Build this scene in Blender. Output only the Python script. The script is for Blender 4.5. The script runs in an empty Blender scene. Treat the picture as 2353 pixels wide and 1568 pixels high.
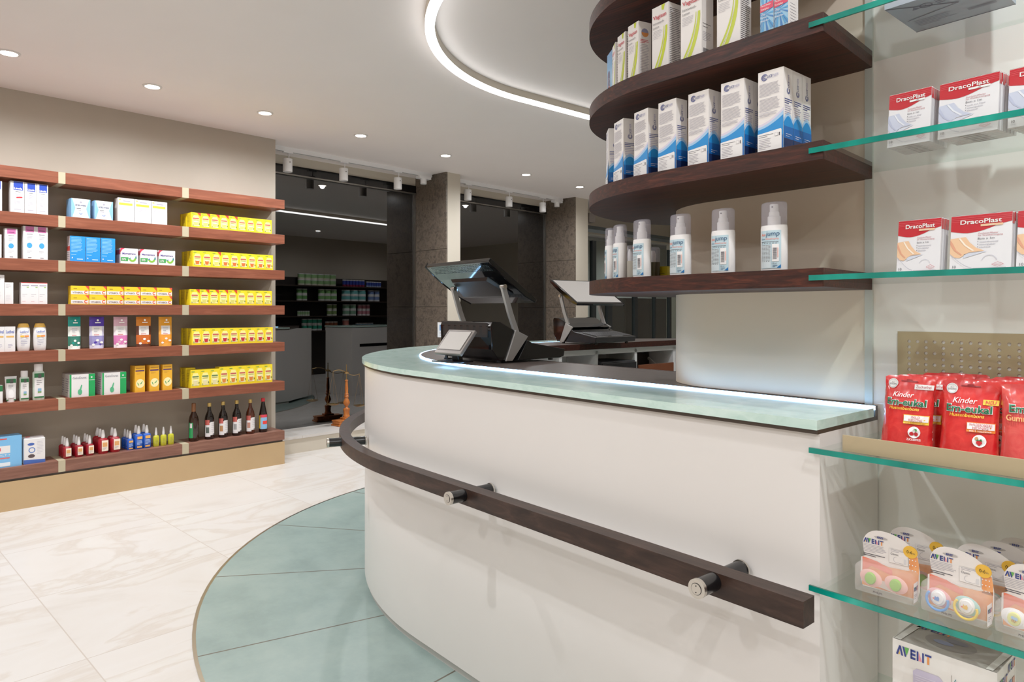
import bpy, bmesh, math, random
from math import pi, sin, cos, radians, atan, atan2, sqrt, hypot
from mathutils import Vector, Matrix
random.seed(7)
SC = bpy.context.scene
COL = SC.collection

# ------------------------------------------------------------------ survey of the place
# world: Z up, +Y runs along the shelving wall, camera stands at (0,0,1.15)
F, CX, HY, EYE, TH = 1568.67, 1176.5, 715.0, 1.15, radians(44)
FT = atan((CX + 150) / F)
def c2w(xc, zc): return Vector((xc*cos(TH) - zc*sin(TH), xc*sin(TH) + zc*cos(TH)))
FD = c2w(-sin(FT), cos(FT)); GD = c2w(cos(FT), sin(FT))     # counter axes: along its front, and inwards
GA = atan2(GD.y, GD.x) - pi/2                                # yaw of a thing that faces the customer side
def W(f, g, z=None):
    v = FD*f + GD*g
    return v if z is None else Vector((v.x, v.y, z))
def fg(v): return (v.x*FD.x + v.y*FD.y, v.x*GD.x + v.y*GD.y)
def ray(px, py):
    d = c2w((px - CX)/F, 1.0); return Vector((d.x, d.y, -(py - HY)/F))
def on_z(px, py, z):
    r = ray(px, py); t = (z - EYE)/r.z; return Vector((r.x*t, r.y*t, z))
def on_pl(px, py, n, c):
    r = ray(px, py); t = c/(r.x*n.x + r.y*n.y); return Vector((r.x*t, r.y*t, EYE + r.z*t))
def on_x(px, py, x): return on_pl(px, py, Vector((1, 0)), x)
def on_y(px, py, y): return on_pl(px, py, Vector((0, 1)), y)
def on_g(px, py, g):
    p = on_pl(px, py, GD, g); return (fg(p)[0], p.z)
def on_f(px, py, f):
    p = on_pl(px, py, FD, f); return (fg(p)[1], p.z)

# ------------------------------------------------------------------ materials
def lin(c):
    return c/12.92 if c <= .04045 else ((c + .055)/1.055)**2.4
def rgb(h):
    if isinstance(h, str):
        h = h.lstrip('#'); return tuple(lin(int(h[i:i+2], 16)/255) for i in (0, 2, 4)) + (1,)
    return tuple(h) + (1,)
MATS = {}
def base(name):
    m = bpy.data.materials.new(name); m.use_nodes = True
    return m, m.node_tree.nodes, m.node_tree.links, m.node_tree.nodes['Principled BSDF']
def P(col, rough=.5, metal=0, spec=.5, coat=0, name=None, emit=0):
    key = (col, rough, metal, spec, coat, emit)
    if key in MATS: return MATS[key]
    m, n, l, b = base(name or 'paint_' + str(col).strip('#'))
    b.inputs['Base Color'].default_value = rgb(col); b.inputs['Roughness'].default_value = rough
    b.inputs['Metallic'].default_value = metal; b.inputs['Specular IOR Level'].default_value = spec
    b.inputs['Coat Weight'].default_value = coat
    if emit:
        b.inputs['Emission Color'].default_value = rgb(col); b.inputs['Emission Strength'].default_value = emit
    MATS[key] = m; return m
def ramp(n, stops):
    r = n.new('ShaderNodeValToRGB'); e = r.color_ramp.elements
    while len(e) < len(stops): e.new(.5)
    for i, (p, c) in enumerate(stops): e[i].position = p; e[i].color = rgb(c)
    return r
def mapped(n, l, scale, rot=(0, 0, 0)):
    t = n.new('ShaderNodeTexCoord'); mp = n.new('ShaderNodeMapping')
    mp.inputs['Scale'].default_value = scale; mp.inputs['Rotation'].default_value = rot
    l.new(t.outputs['Object'], mp.inputs['Vector']); return mp
def wood(name, c1, c2, c3, scale, rot=(0, 0, 0), rough=.35, fine=6):
    m, n, l, b = base(name); mp = mapped(n, l, scale, rot)
    a = n.new('ShaderNodeTexNoise'); a.inputs['Scale'].default_value = 1.6; a.inputs['Detail'].default_value = 6
    a.inputs['Roughness'].default_value = .62; a.inputs['Distortion'].default_value = .6
    l.new(mp.outputs[0], a.inputs['Vector'])
    r = ramp(n, [(.3, c1), (.52, c2), (.72, c3)]); l.new(a.outputs['Fac'], r.inputs[0])
    l.new(r.outputs[0], b.inputs['Base Color']); b.inputs['Roughness'].default_value = rough; b.inputs['Specular IOR Level'].default_value = .3
    bp = n.new('ShaderNodeBump'); bp.inputs['Strength'].default_value = .08; bp.inputs['Distance'].default_value = .002
    l.new(a.outputs['Fac'], bp.inputs['Height']); l.new(bp.outputs[0], b.inputs['Normal'])
    return m
def noisy(name, stops, scale, rough=.5, detail=6, dist=0, coat=0, bump=0):
    m, n, l, b = base(name); mp = mapped(n, l, scale)
    a = n.new('ShaderNodeTexNoise'); a.inputs['Scale'].default_value = 1; a.inputs['Detail'].default_value = detail
    a.inputs['Distortion'].default_value = dist; a.inputs['Roughness'].default_value = .6
    l.new(mp.outputs[0], a.inputs['Vector'])
    r = ramp(n, stops); l.new(a.outputs['Fac'], r.inputs[0]); l.new(r.outputs[0], b.inputs['Base Color'])
    b.inputs['Roughness'].default_value = rough; b.inputs['Coat Weight'].default_value = coat
    if bump:
        bp = n.new('ShaderNodeBump'); bp.inputs['Strength'].default_value = bump; bp.inputs['Distance'].default_value = .004
        l.new(a.outputs['Fac'], bp.inputs['Height']); l.new(bp.outputs[0], b.inputs['Normal'])
    return m
def thin_glass(name, tint, ior, rough=0.0, extra=0):
    m = bpy.data.materials.new(name); m.use_nodes = True; n, l = m.node_tree.nodes, m.node_tree.links
    n.remove(n['Principled BSDF']); out = n['Material Output']
    t = n.new('ShaderNodeBsdfTransparent'); t.inputs[0].default_value = rgb(tint)
    g = n.new('ShaderNodeBsdfGlossy'); g.inputs['Roughness'].default_value = rough
    fr = n.new('ShaderNodeFresnel'); fr.inputs['IOR'].default_value = ior
    mx = n.new('ShaderNodeMixShader'); src = fr.outputs[0]
    if extra:
        ad = n.new('ShaderNodeMath'); ad.operation = 'ADD'; ad.use_clamp = True; ad.inputs[1].default_value = extra
        l.new(src, ad.inputs[0]); src = ad.outputs[0]
    gm = n.new('ShaderNodeNewGeometry'); iv = n.new('ShaderNodeMath'); iv.operation = 'SUBTRACT'; iv.inputs[0].default_value = 1
    l.new(gm.outputs['Backfacing'], iv.inputs[1]); mu = n.new('ShaderNodeMath'); mu.operation = 'MULTIPLY'
    l.new(src, mu.inputs[0]); l.new(iv.outputs[0], mu.inputs[1]); src = mu.outputs[0]   # only the outer faces mirror
    l.new(src, mx.inputs[0]); l.new(t.outputs[0], mx.inputs[1]); l.new(g.outputs[0], mx.inputs[2])
    l.new(mx.outputs[0], out.inputs[0]); return m
def emitter(name, col, s):
    m = bpy.data.materials.new(name); m.use_nodes = True; n, l = m.node_tree.nodes, m.node_tree.links
    n.remove(n['Principled BSDF']); e = n.new('ShaderNodeEmission')
    e.inputs[0].default_value = rgb(col); e.inputs[1].default_value = s
    l.new(e.outputs[0], n['Material Output'].inputs[0]); return m
def vgrad(name, stops, z0, z1, rough=.5):
    """paint that changes with height, as printed on packaging"""
    m, n, l, b = base(name); t = n.new('ShaderNodeTexCoord'); s = n.new('ShaderNodeSeparateXYZ')
    l.new(t.outputs['Object'], s.inputs[0]); mr = n.new('ShaderNodeMapRange')
    mr.inputs['From Min'].default_value = z0; mr.inputs['From Max'].default_value = z1
    l.new(s.outputs['Z'], mr.inputs['Value']); r = ramp(n, stops); l.new(mr.outputs[0], r.inputs[0])
    l.new(r.outputs[0], b.inputs['Base Color']); b.inputs['Roughness'].default_value = rough; return m

def floor_tiles():
    m, n, l, b = base('travertine_tiles')
    t = n.new('ShaderNodeTexCoord'); s = n.new('ShaderNodeSeparateXYZ'); l.new(t.outputs['Object'], s.inputs[0])
    def line(sock, off, per, wid):
        a = n.new('ShaderNodeMath'); a.operation = 'ADD'; a.inputs[1].default_value = off; l.new(sock, a.inputs[0])
        d = n.new('ShaderNodeMath'); d.operation = 'DIVIDE'; d.inputs[1].default_value = per; l.new(a.outputs[0], d.inputs[0])
        f = n.new('ShaderNodeMath'); f.operation = 'FRACT'; l.new(d.outputs[0], f.inputs[0])
        k = n.new('ShaderNodeMath'); k.operation = 'FLOOR'; l.new(d.outputs[0], k.inputs[0])
        c = n.new('ShaderNodeMath'); c.operation = 'LESS_THAN'; c.inputs[1].default_value = wid/per; l.new(f.outputs[0], c.inputs[0])
        return c.outputs[0], k.outputs[0]
    lx, kx = line(s.outputs['X'], 3.27 + .69*8, .69, .004); ly, ky = line(s.outputs['Y'], -.645 + .72*8, .72, .004)
    mx = n.new('ShaderNodeMath'); mx.operation = 'MAXIMUM'; l.new(lx, mx.inputs[0]); l.new(ly, mx.inputs[1])
    # each tile shows a different cut of the stone
    cb = n.new('ShaderNodeCombineXYZ'); l.new(kx, cb.inputs[0]); l.new(ky, cb.inputs[1])
    wn = n.new('ShaderNodeTexWhiteNoise'); wn.noise_dimensions = '3D'; l.new(cb.outputs[0], wn.inputs['Vector'])
    sc = n.new('ShaderNodeVectorMath'); sc.operation = 'MULTIPLY'; sc.inputs[1].default_value = (1.7, .75, 1); l.new(t.outputs['Object'], sc.inputs[0])
    w5 = n.new('ShaderNodeVectorMath'); w5.operation = 'SCALE'; w5.inputs['Scale'].default_value = 9; l.new(wn.outputs['Color'], w5.inputs[0])
    ad = n.new('ShaderNodeVectorMath'); ad.operation = 'ADD'; l.new(sc.outputs[0], ad.inputs[0]); l.new(w5.outputs[0], ad.inputs[1])
    a = n.new('ShaderNodeTexNoise'); a.inputs['Scale'].default_value = 1.5; a.inputs['Detail'].default_value = 9
    a.inputs['Roughness'].default_value = .58; a.inputs['Distortion'].default_value = .8; l.new(ad.outputs[0], a.inputs['Vector'])
    r = ramp(n, [(.28, '#beb6ae'), (.40, '#c8c2bc'), (.50, '#cac5c0'), (.545, '#c0b7ae'), (.58, '#c9c4be'), (.75, '#d0cdc9')])
    l.new(a.outputs['Fac'], r.inputs[0])
    mix = n.new('ShaderNodeMix'); mix.data_type = 'RGBA'; mix.inputs[7].default_value = rgb('#b4a99f')
    l.new(mx.outputs[0], mix.inputs[0]); l.new(r.outputs[0], mix.inputs[6]); l.new(mix.outputs[2], b.inputs['Base Color'])
    b.inputs['Roughness'].default_value = .3; b.inputs['Specular IOR Level'].default_value = .35
    return m
def medallion_mat():
    m, n, l, b = base('green_glass_floor')
    t = n.new('ShaderNodeTexCoord'); s = n.new('ShaderNodeSeparateXYZ'); l.new(t.outputs['Object'], s.inputs[0])
    at = n.new('ShaderNodeMath'); at.operation = 'ARCTAN2'; l.new(s.outputs['Y'], at.inputs[0]); l.new(s.outputs['X'], at.inputs[1])
    ad = n.new('ShaderNodeMath'); ad.operation = 'ADD'; ad.inputs[1].default_value = radians(720); l.new(at.outputs[0], ad.inputs[0])
    dv = n.new('ShaderNodeMath'); dv.operation = 'DIVIDE'; dv.inputs[1].default_value = radians(20); l.new(ad.outputs[0], dv.inputs[0])
    fr = n.new('ShaderNodeMath'); fr.operation = 'FRACT'; l.new(dv.outputs[0], fr.inputs[0])
    ln = n.new('ShaderNodeVectorMath'); ln.operation = 'LENGTH'; l.new(t.outputs['Object'], ln.inputs[0])
    mu = n.new('ShaderNodeMath'); mu.operation = 'MULTIPLY'; l.new(fr.outputs[0], mu.inputs[0]); l.new(ln.outputs['Value'], mu.inputs[1])
    lt = n.new('ShaderNodeMath'); lt.operation = 'LESS_THAN'; lt.inputs[1].default_value = .020; l.new(mu.outputs[0], lt.inputs[0])
    a = n.new('ShaderNodeTexNoise'); a.inputs['Scale'].default_value = 3.2; a.inputs['Detail'].default_value = 9; a.inputs['Roughness'].default_value = .68
    l.new(t.outputs['Object'], a.inputs['Vector'])
    r = ramp(n, [(.3, '#71837f'), (.5, '#80928d'), (.7, '#8d9c96')]); l.new(a.outputs['Fac'], r.inputs[0])
    mix = n.new('ShaderNodeMix'); mix.data_type = 'RGBA'; mix.inputs[7].default_value = rgb('#565046')
    l.new(lt.outputs[0], mix.inputs[0]); l.new(r.outputs[0], mix.inputs[6]); l.new(mix.outputs[2], b.inputs['Base Color'])
    b.inputs['Roughness'].default_value = .38; return m
GAd = GA
M_WALNUT = wood('dark_walnut', '#190a06', '#37170e', '#532617', (3.5, 95, 95), (0, 0, -GAd), .5)
M_WALNUT_RAIL = wood('dark_oak_rail', '#1b0f0b', '#2f1f18', '#432e26', (4, 45, 30), (0, 0, -GAd), .42)
M_CHERRY = wood('reddish_wood_shelf', '#6d3a28', '#7e4531', '#8d523c', (30, 3, 40), (0, 0, 0), .4)
M_CHERRY_DK = wood('brown_wood_base_shelf', '#6a4437', '#7a5143', '#89604f', (30, 3, 40), (0, 0, 0), .4)
M_INLAY = wood('grey_brown_worktop', '#4b413d', '#5b504b', '#675b56', (4, 40, 40), (0, 0, -GAd), .3)
M_TAUPE = noisy('taupe_wall_paint', [(.3, '#aea394'), (.7, '#b3a899')], (3, 3, 3), .6)
M_SHELFBACK = noisy('taupe_shelf_back', [(.3, '#938675'), (.7, '#988b7b')], (3, 3, 3), .55)
M_GOLD = noisy('gold_beige_plinth', [(.3, '#b3946a'), (.7, '#b99b70')], (2, 2, 2), .35)
M_SPACER = P('#b0a488', .5)
M_CEIL = noisy('white_ceiling', [(.3, '#ebe3df'), (.7, '#eee6e2')], (2, 2, 2), .8)
M_CREAM = noisy('cream_wall_paint', [(.3, '#c4baa9'), (.7, '#c9bfaf')], (2, 2, 2), .6)
M_GRANITE = noisy('brown_granite', [(.25, '#3f3731'), (.45, '#5b5047'), (.58, '#6b5f53'), (.75, '#443c35')], (22, 22, 22), .25, 12, 1.2)
M_COUNTER = noisy('white_lacquer', [(.3, '#dcd6d2'), (.7, '#e0dbd7')], (1, 1, 1), .28)
M_PANEL = noisy('cream_back_glass', [(.3, '#f8f5f0'), (.7, '#faf7f3')], (1, 1, 1), .12)
M_COLUMN = noisy('beige_column_lacquer', [(.3, '#ead9c4'), (.7, '#eedecb')], (1, 1, 1), .4)
M_GLASSTOP = noisy('frosted_green_glass', [(.3, '#b4d2c8'), (.5, '#c6dfd6'), (.75, '#d8ebe4')], (14, 14, 40), .12, 8, .8)
M_DARKTRIM = P('#3a2d24', .4)
M_LED = emitter('cool_led', '#93c9ff', 14)
M_RINGLIGHT = emitter('ring_diffuser', '#fffdfb', 7.5)
M_LAMP = emitter('downlight_lens', '#fff1de', 30)
M_STEEL = P('#c9c4bb', .28, 1)
M_STEEL_DK = P('#8e8a84', .35, 1)
M_BLACK = P('#0b0b0d', .25); M_GLOSSBLK = P('#08080a', .06, 0, .6); M_DKGREY = P('#2b2b2e', .45)
M_WHITE = P('#f0eeee', .4); M_WHITEP = P('#e9e6e6', .5); M_SILVER = P('#a9a5a2', .38, .35)
M_GLASS = thin_glass('clear_shelf_glass', '#f6faf8', 1.45)
M_EDGE = noisy('teal_glass_edge', [(.3, '#00655a'), (.55, '#068c7c'), (.8, '#2fb5a2')], (9, 9, 3), .15, 3)
M_PANE = thin_glass('night_window_glass', '#5b5f60', 1.5, 0, .12)
M_DOORGLASS = thin_glass('door_glass', '#dde3e0', 1.5, 0, .08)
def hazy(name, col, fac, ro=.25):
    m = bpy.data.materials.new(name); m.use_nodes = True; n, l = m.node_tree.nodes, m.node_tree.links
    b = n['Principled BSDF']; b.inputs['Base Color'].default_value = rgb(col); b.inputs['Roughness'].default_value = ro
    t = n.new('ShaderNodeBsdfTransparent'); mx = n.new('ShaderNodeMixShader'); mx.inputs[0].default_value = fac
    l.new(t.outputs[0], mx.inputs[1]); l.new(b.outputs[0], mx.inputs[2]); l.new(mx.outputs[0], n['Material Output'].inputs[0]); return m
M_CAP = hazy('frosted_cap_plastic', '#c4c0cc', .30)
M_CLEARPL = hazy('clear_blister_plastic', '#f3efed', .2, .04)
M_BROWNGL = P('#1c0f0a', .08, 0, .6); M_AMBER = P('#3a1c0c', .08, 0, .6)
M_BEIGEMETAL = P('#b8a684', .42, .3)
M_TINY = P('#9a95a3', .7); M_TINYDK = P('#4a4650', .7)

# ------------------------------------------------------------------ mesh builder
TEXT = {}
def glyphs(s, bold=0, shear=0):
    k = (s, bold, shear)
    if k in TEXT: return TEXT[k]
    cu = bpy.data.curves.new('t', 'FONT'); cu.body = s; cu.size = 1; cu.resolution_u = 3
    cu.offset = bold; cu.shear = shear
    o = bpy.data.objects.new('t', cu); COL.objects.link(o)
    dg = bpy.context.evaluated_depsgraph_get(); dg.update()
    me = o.evaluated_get(dg).to_mesh()
    vs = [(v.co.x, v.co.y) for v in me.vertices]; fs = [tuple(p.vertices) for p in me.polygons]
    o.evaluated_get(dg).to_mesh_clear(); bpy.data.objects.remove(o); bpy.data.curves.remove(cu)
    x0 = min((v[0] for v in vs), default=0); x1 = max((v[0] for v in vs), default=1)
    vs = [(x - x0, y) for x, y in vs]; TEXT[k] = (vs, fs, x1 - x0); return TEXT[k]

class Fr:
    """a flat face of a thing: origin, right, up, outward"""
    def __init__(s, o, u, v): s.o = Vector(o); s.u = Vector(u).normalized(); s.v = Vector(v).normalized(); s.n = s.u.cross(s.v)
    def p(s, x, y, k=1): return s.o + s.u*x + s.v*y + s.n*(.0004*k)

class MB:
    def __init__(s): s.v = []; s.f = []; s.m = []; s.sm = []; s.mats = []
    def mi(s, m):
        if m not in s.mats: s.mats.append(m)
        return s.mats.index(m)
    def add(s, vs, fs, m, smooth=False):
        b = len(s.v); s.v += [tuple(v) for v in vs]; i = s.mi(m)
        for f in fs: s.f.append(tuple(b + k for k in f)); s.m.append(i); s.sm.append(smooth)
        return s
    def box(s, x0, x1, y0, y1, z0, z1, m):
        return s.add([(x0,y0,z0),(x1,y0,z0),(x1,y1,z0),(x0,y1,z0),(x0,y0,z1),(x1,y0,z1),(x1,y1,z1),(x0,y1,z1)],
                     [(0,3,2,1),(4,5,6,7),(0,1,5,4),(1,2,6,5),(2,3,7,6),(3,0,4,7)], m)
    def obox(s, c, u, hu, hv, hw, m):
        """box around c; u = its long axis; half sizes"""
        u = Vector(u).normalized(); w = Vector((0,0,1)) if abs(u.z) < .99 else Vector((1,0,0))
        v = w.cross(u).normalized(); w = u.cross(v); c = Vector(c)
        vs = [c + u*a*hu + v*b*hv + w*d*hw for d in (-1,1) for a, b in ((-1,-1),(1,-1),(1,1),(-1,1))]
        return s.add(vs, [(0,3,2,1),(4,5,6,7),(0,1,5,4),(1,2,6,5),(2,3,7,6),(3,0,4,7)], m)
    def prism(s, poly, z0, z1, m, mt=None, mb=None, smooth=True):
        n = len(poly); a = sum(poly[i][0]*poly[(i+1)%n][1] - poly[(i+1)%n][0]*poly[i][1] for i in range(n))
        if a < 0: poly = poly[::-1]
        vs = [(p[0],p[1],z0) for p in poly] + [(p[0],p[1],z1) for p in poly]
        s.add(vs, [(i,(i+1)%n,n+(i+1)%n,n+i) for i in range(n)], m, smooth)
        s.add(vs[n:], [tuple(range(n))], mt or m); s.add(vs[:n], [tuple(range(n))[::-1]], mb or mt or m); return s
    def lathe(s, prof, m, seg=24, sx=1, sy=1, c=(0,0,0), smooth=True):
        vs = []; fs = []
        for r, z in prof:
            for k in range(seg):
                a = 2*pi*k/seg; vs.append((c[0] + r*sx*cos(a), c[1] + r*sy*sin(a), c[2] + z))
        for j in range(len(prof)-1):
            for k in range(seg):
                a, b = j*seg + k, j*seg + (k+1)%seg; fs.append((a, b, b+seg, a+seg))
        if prof[0][0] > 1e-6: fs.append(tuple(range(seg))[::-1])
        if prof[-1][0] > 1e-6: fs.append(tuple(range((len(prof)-1)*seg, len(prof)*seg)))
        return s.add(vs, fs, m, smooth)
    def tube(s, pts, r, m, seg=10, closed=False):
        pts = [Vector(p) for p in pts]; n = len(pts); vs = []; fs = []
        for i, p in enumerate(pts):
            d = (pts[min(i+1, n-1)] - pts[max(i-1, 0)]) if not closed else pts[(i+1)%n] - pts[i-1]
            d.normalize(); a = Vector((0,0,1)) if abs(d.z) < .9 else Vector((1,0,0))
            u = d.cross(a).normalized(); v = d.cross(u); rr = r[i] if isinstance(r, (list, tuple)) else r
            vs += [p + (u*cos(2*pi*k/seg) + v*sin(2*pi*k/seg))*rr for k in range(seg)]
        for i in range(n if closed else n-1):
            for k in range(seg):
                a, b = i*seg + k, i*seg + (k+1)%seg; j = ((i+1)%n)*seg
                fs.append((a, b, j + (k+1)%seg, j + k))
        if not closed: fs += [tuple(range(seg))[::-1], tuple(range((n-1)*seg, n*seg))]
        return s.add(vs, fs, m, True)
    def sweep(s, path, sec, m, closed=False):
        """path of (x,y); section of (out, z) with out to the right-hand side"""
        n = len(path); k = len(sec); vs = []
        for i in range(n):
            a = Vector(path[i-1] if (i or closed) else path[i]); b = Vector(path[(i+1)%n] if (i < n-1 or closed) else path[i])
            d = (b - a).normalized(); nr = Vector((d.y, -d.x))
            vs += [(path[i][0] + nr.x*o, path[i][1] + nr.y*o, z) for o, z in sec]
        fs = []
        for i in range(n if closed else n-1):
            for j in range(k): fs.append((i*k+j, i*k+(j+1)%k, ((i+1)%n)*k+(j+1)%k, ((i+1)%n)*k+j))
        if not closed: fs += [tuple(range(k))[::-1], tuple(range((n-1)*k, n*k))]
        return s.add(vs, fs, m, True)
    # printing on a flat face
    def rect(s, fr, x0, y0, x1, y1, m, k=1): return s.add([fr.p(x0,y0,k), fr.p(x1,y0,k), fr.p(x1,y1,k), fr.p(x0,y1,k)], [(0,1,2,3)], m)
    def poly(s, fr, pts, m, k=1): return s.add([fr.p(x,y,k) for x, y in pts], [tuple(range(len(pts)))], m)
    def disc(s, fr, x, y, r, m, k=1, ry=None, seg=20): return s.poly(fr, [(x + r*cos(2*pi*i/seg), y + (ry or r)*sin(2*pi*i/seg)) for i in range(seg)], m, k)
    def ringd(s, fr, x, y, r0, r1, m, k=1, a0=0, a1=360, seg=24):
        for i in range(seg):
            a, b = radians(a0 + (a1-a0)*i/seg), radians(a0 + (a1-a0)*(i+1)/seg)
            s.poly(fr, [(x+r0*cos(a),y+r0*sin(a)),(x+r1*cos(a),y+r1*sin(a)),(x+r1*cos(b),y+r1*sin(b)),(x+r0*cos(b),y+r0*sin(b))], m, k)
        return s
    def text(s, fr, t, x, y, h, m, k=2, al='l', w=None, bold=0, shear=0, rot=0):
        vs, fs, L = glyphs(t, bold, shear); sc = h/.7; sx = sc if w is None else w/L
        ox = {'l': 0, 'c': -L*sx/2, 'r': -L*sx}[al]
        ca, sa = cos(radians(rot)), sin(radians(rot))
        P2 = [(ox + a*sx, b*sc) for a, b in vs]
        return s.add([fr.p(x + a*ca - b*sa, y + a*sa + b*ca, k) for a, b in P2], fs, m)
    def lines(s, fr, x, y, w, n, dy, h, m, k=1):
        for i in range(n):
            ww = w*(.82 + .18*random.random()) if i < n-1 else w*.55
            s.rect(fr, x, y - i*dy - h, x + ww, y - i*dy, m, k)
        return s
    def bars(s, fr, x, y, w, h, m, k=2, n=16, vert=True):
        p = 0; tot = n*2.2
        for i in range(n):
            b = random.choice((.7, 1.1, 1.6)); a0, a1 = p/tot, min(1, (p+b)/tot); p += b + random.choice((.7, 1.0))
            if p > tot: break
            if vert: s.rect(fr, x + w*a0, y, x + w*a1, y + h, m, k)
            else: s.rect(fr, x, y + h*a0, x + w, y + h*a1, m, k)
        return s
    def build(s, name, parent=None, loc=(0,0,0), rz=0, bevel=0, seg=2, sharp=38, rot=None):
        me = bpy.data.meshes.new(name); me.from_pydata(s.v, [], s.f)
        for m in s.mats: me.materials.append(m)
        me.polygons.foreach_set('material_index', s.m); me.polygons.foreach_set('use_smooth', s.sm)
        me.update()
        if any(s.sm): me.set_sharp_from_angle(angle=radians(sharp))
        o = bpy.data.objects.new(name, me); COL.objects.link(o); o.location = loc
        o.rotation_euler = rot or (0, 0, rz)
        if parent: o.parent = parent
        if bevel:
            b = o.modifiers.new('edge', 'BEVEL'); b.width = bevel; b.segments = seg; b.limit_method = 'ANGLE'; b.angle_limit = radians(40)
        return o
def tag(o, label=None, cat=None, group=None, kind=None):
    if label: o['label'] = label
    if cat: o['category'] = cat
    if group: o['group'] = group
    if kind: o['kind'] = kind
    return o
def empty(name, loc=(0,0,0), rz=0):
    o = bpy.data.objects.new(name, None); COL.objects.link(o); o.location = loc; o.rotation_euler = (0,0,rz); o.empty_display_size = .05
    return o
def kids(o): return [c for c in bpy.data.objects if c.parent is o]
def copy_tree(o, parent=None, ch=None):
    c = o.copy(); COL.objects.link(c)
    if parent: c.parent = parent; c.matrix_parent_inverse = o.matrix_parent_inverse
    for k in kids(o): copy_tree(k, c)
    return c
ORD = ['first','second','third','fourth','fifth','sixth','seventh','eighth','ninth','tenth','eleventh','twelfth']
def arc(cx, cy, r, a0, a1, n): return [(cx + r*cos(radians(a0 + (a1-a0)*i/n)), cy + r*sin(radians(a0 + (a1-a0)*i/n))) for i in range(n+1)]
def FG(pts): return [tuple(W(f, g)) for f, g in pts]

# ------------------------------------------------------------------ the room
ZC = 2.48
XW = -5.45                       # plane of the shop windows
def struct(o): o['kind'] = 'structure'; return o
struct(MB().box(-6.0, 2.6, -2.2, 9.7, -.1, 0, floor_tiles()).build('floor'))
struct(MB().box(-6.0, 2.6, -2.2, 9.7, ZC, ZC+.12, M_CEIL).build('ceiling'))
struct(MB().box(-5.7, -5.0, -2.2, 2.535, 0, ZC, M_TAUPE).build('wall_left'))
struct(MB().box(-5.7, 2.6, -2.3, -2.2, 0, ZC, M_CREAM).build('wall_behind'))
struct(MB().box(2.5, 2.6, -2.2, 1.4, 0, ZC, M_CREAM).build('wall_near'))
struct(MB().box(.25, .35, 1.95, 9.7, 0, ZC, M_TAUPE).build('wall_right'))
struct(MB().box(-5.5, .35, 9.6, 9.7, 0, ZC, M_CREAM).build('wall_far'))
# street side: header band, two piers, wall beside the entrance
P1A, P1B, P2A, P2B = 4.25, 4.432, 6.232, 6.48
wm = MB().box(XW-.12, XW, 2.535, P2B, 2.40, ZC, M_CREAM)
wm.box(XW-.12, -4.98, P1A+.02, P1B, 0, ZC, M_CREAM).box(XW-.12, -5.0, P2A+.02, P2B, 0, ZC, M_CREAM)
wm.box(XW-.12, -5.3, 9.18, 9.6, 0, ZC, M_CREAM).box(XW-.12, XW, P2B, 9.6, 2.16, ZC, M_CREAM)
struct(wm.build('wall_street'))
for i, (ya, xf) in enumerate(((P1A, -4.98), (P2A, -5.0))):
    g = MB()
    for z0, z1 in ((.137, 1.19), (1.194, 1.745), (1.749, ZC)): g.box(XW+.001, xf, ya, ya+.019, z0, z1, M_GRANITE)
    struct(g.build('trim_%d' % (i+1)))
sill = MB().box(XW, -5.075, 2.535, P1A, .117, .137, floor_tiles()).box(XW, -5.085, 2.535, P1A, 0, .117, M_CREAM)
sill.box(XW, -5.075, P1B, P2A, .117, .137, M_CREAM).box(XW, -5.085, P1B, P2A, 0, .117, M_CREAM)
struct(sill.build('trim_3'))
for i, (a, b) in enumerate(((2.535, P1A), (P1B, P2A))):
    w = MB().box(XW-.012, XW-.006, a, b, .137, 2.40, M_PANE).build('window_%d' % (i+1)); struct(w)
    MB().box(XW-.03, XW+.012, a, b, 2.325, 2.40, M_GLOSSBLK).box(XW-.03, XW+.02, a, b, 2.315, 2.327, M_STEEL_DK).build('window_frame', w)
    MB().box(XW-.03, XW+.012, b-.02, b-.006, .137, 2.32, M_STEEL_DK).build('window_jamb', w)
# entrance: dark framed glass doors behind the counter
XD = -5.3
d = MB(); M_FRAME = P('#2f3538', .4, .3)
for px, wd in ((1366, .08), (1402, .10), (1462, .07), (1506, .035), (1541, .05)):
    y = on_x(px, 700, XD).y; d.box(XD-.05, XD, y-wd/2, y+wd/2, 0, 2.05, M_FRAME)
d.box(XD-.05, XD, P2B, 9.18, 0, .09, M_FRAME)
door = struct(d.build('door_1'))
MB().box(XD-.03, XD-.024, P2B, 9.18, .09, 2.05, M_DOORGLASS).build('door_pane', door)
hz0 = on_x(1370, 526, XD).z
MB().box(XD-.06, XD+.16, 6.50, 9.18, hz0, 2.16, P('#4a5254', .35, .3)).build('door_header', door, bevel=.004)
MB().box(XD+.16, XD+.26, 6.56, 6.68, hz0+.02, hz0+.13, P('#7f7670', .5)).build('door_sensor', door)
v = MB().box(-7.6, -7.5, 6.3, 13, 0, ZC, P('#d9d9d3', .7)).box(-7.5, XD-.06, 12.9, 13, 0, ZC, P('#d9d9d3', .7))
v.box(-7.5, XW-.12, 6.3, 6.4, 0, ZC, P('#d9d9d3', .7)).box(-7.6, XW-.12, 6.3, 13, ZC, ZC+.1, M_CEIL).box(-7.6, XD-.06, 6.3, 13, -.1, 0, P('#9c9890', .5))
struct(v.build('wall_vestibule'))
ya, yb_ = on_x(1434, 700, -6.7).y, on_x(1542, 700, -6.7).y
dk = empty('black_cabinet', (-6.95, (ya+yb_)/2, 0)); tag(dk, 'black cabinet seen through the glass entrance doors', 'cabinet')  # built in place of a dark shape taken for a reflection
hb_ = on_x(1480, 686, -6.7).z; hw = abs(yb_-ya)/2
MB().box(-.25,.25,-hw,hw,.06,hb_,P('#141417',.4)).build('carcass', dk, bevel=.004)
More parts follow.
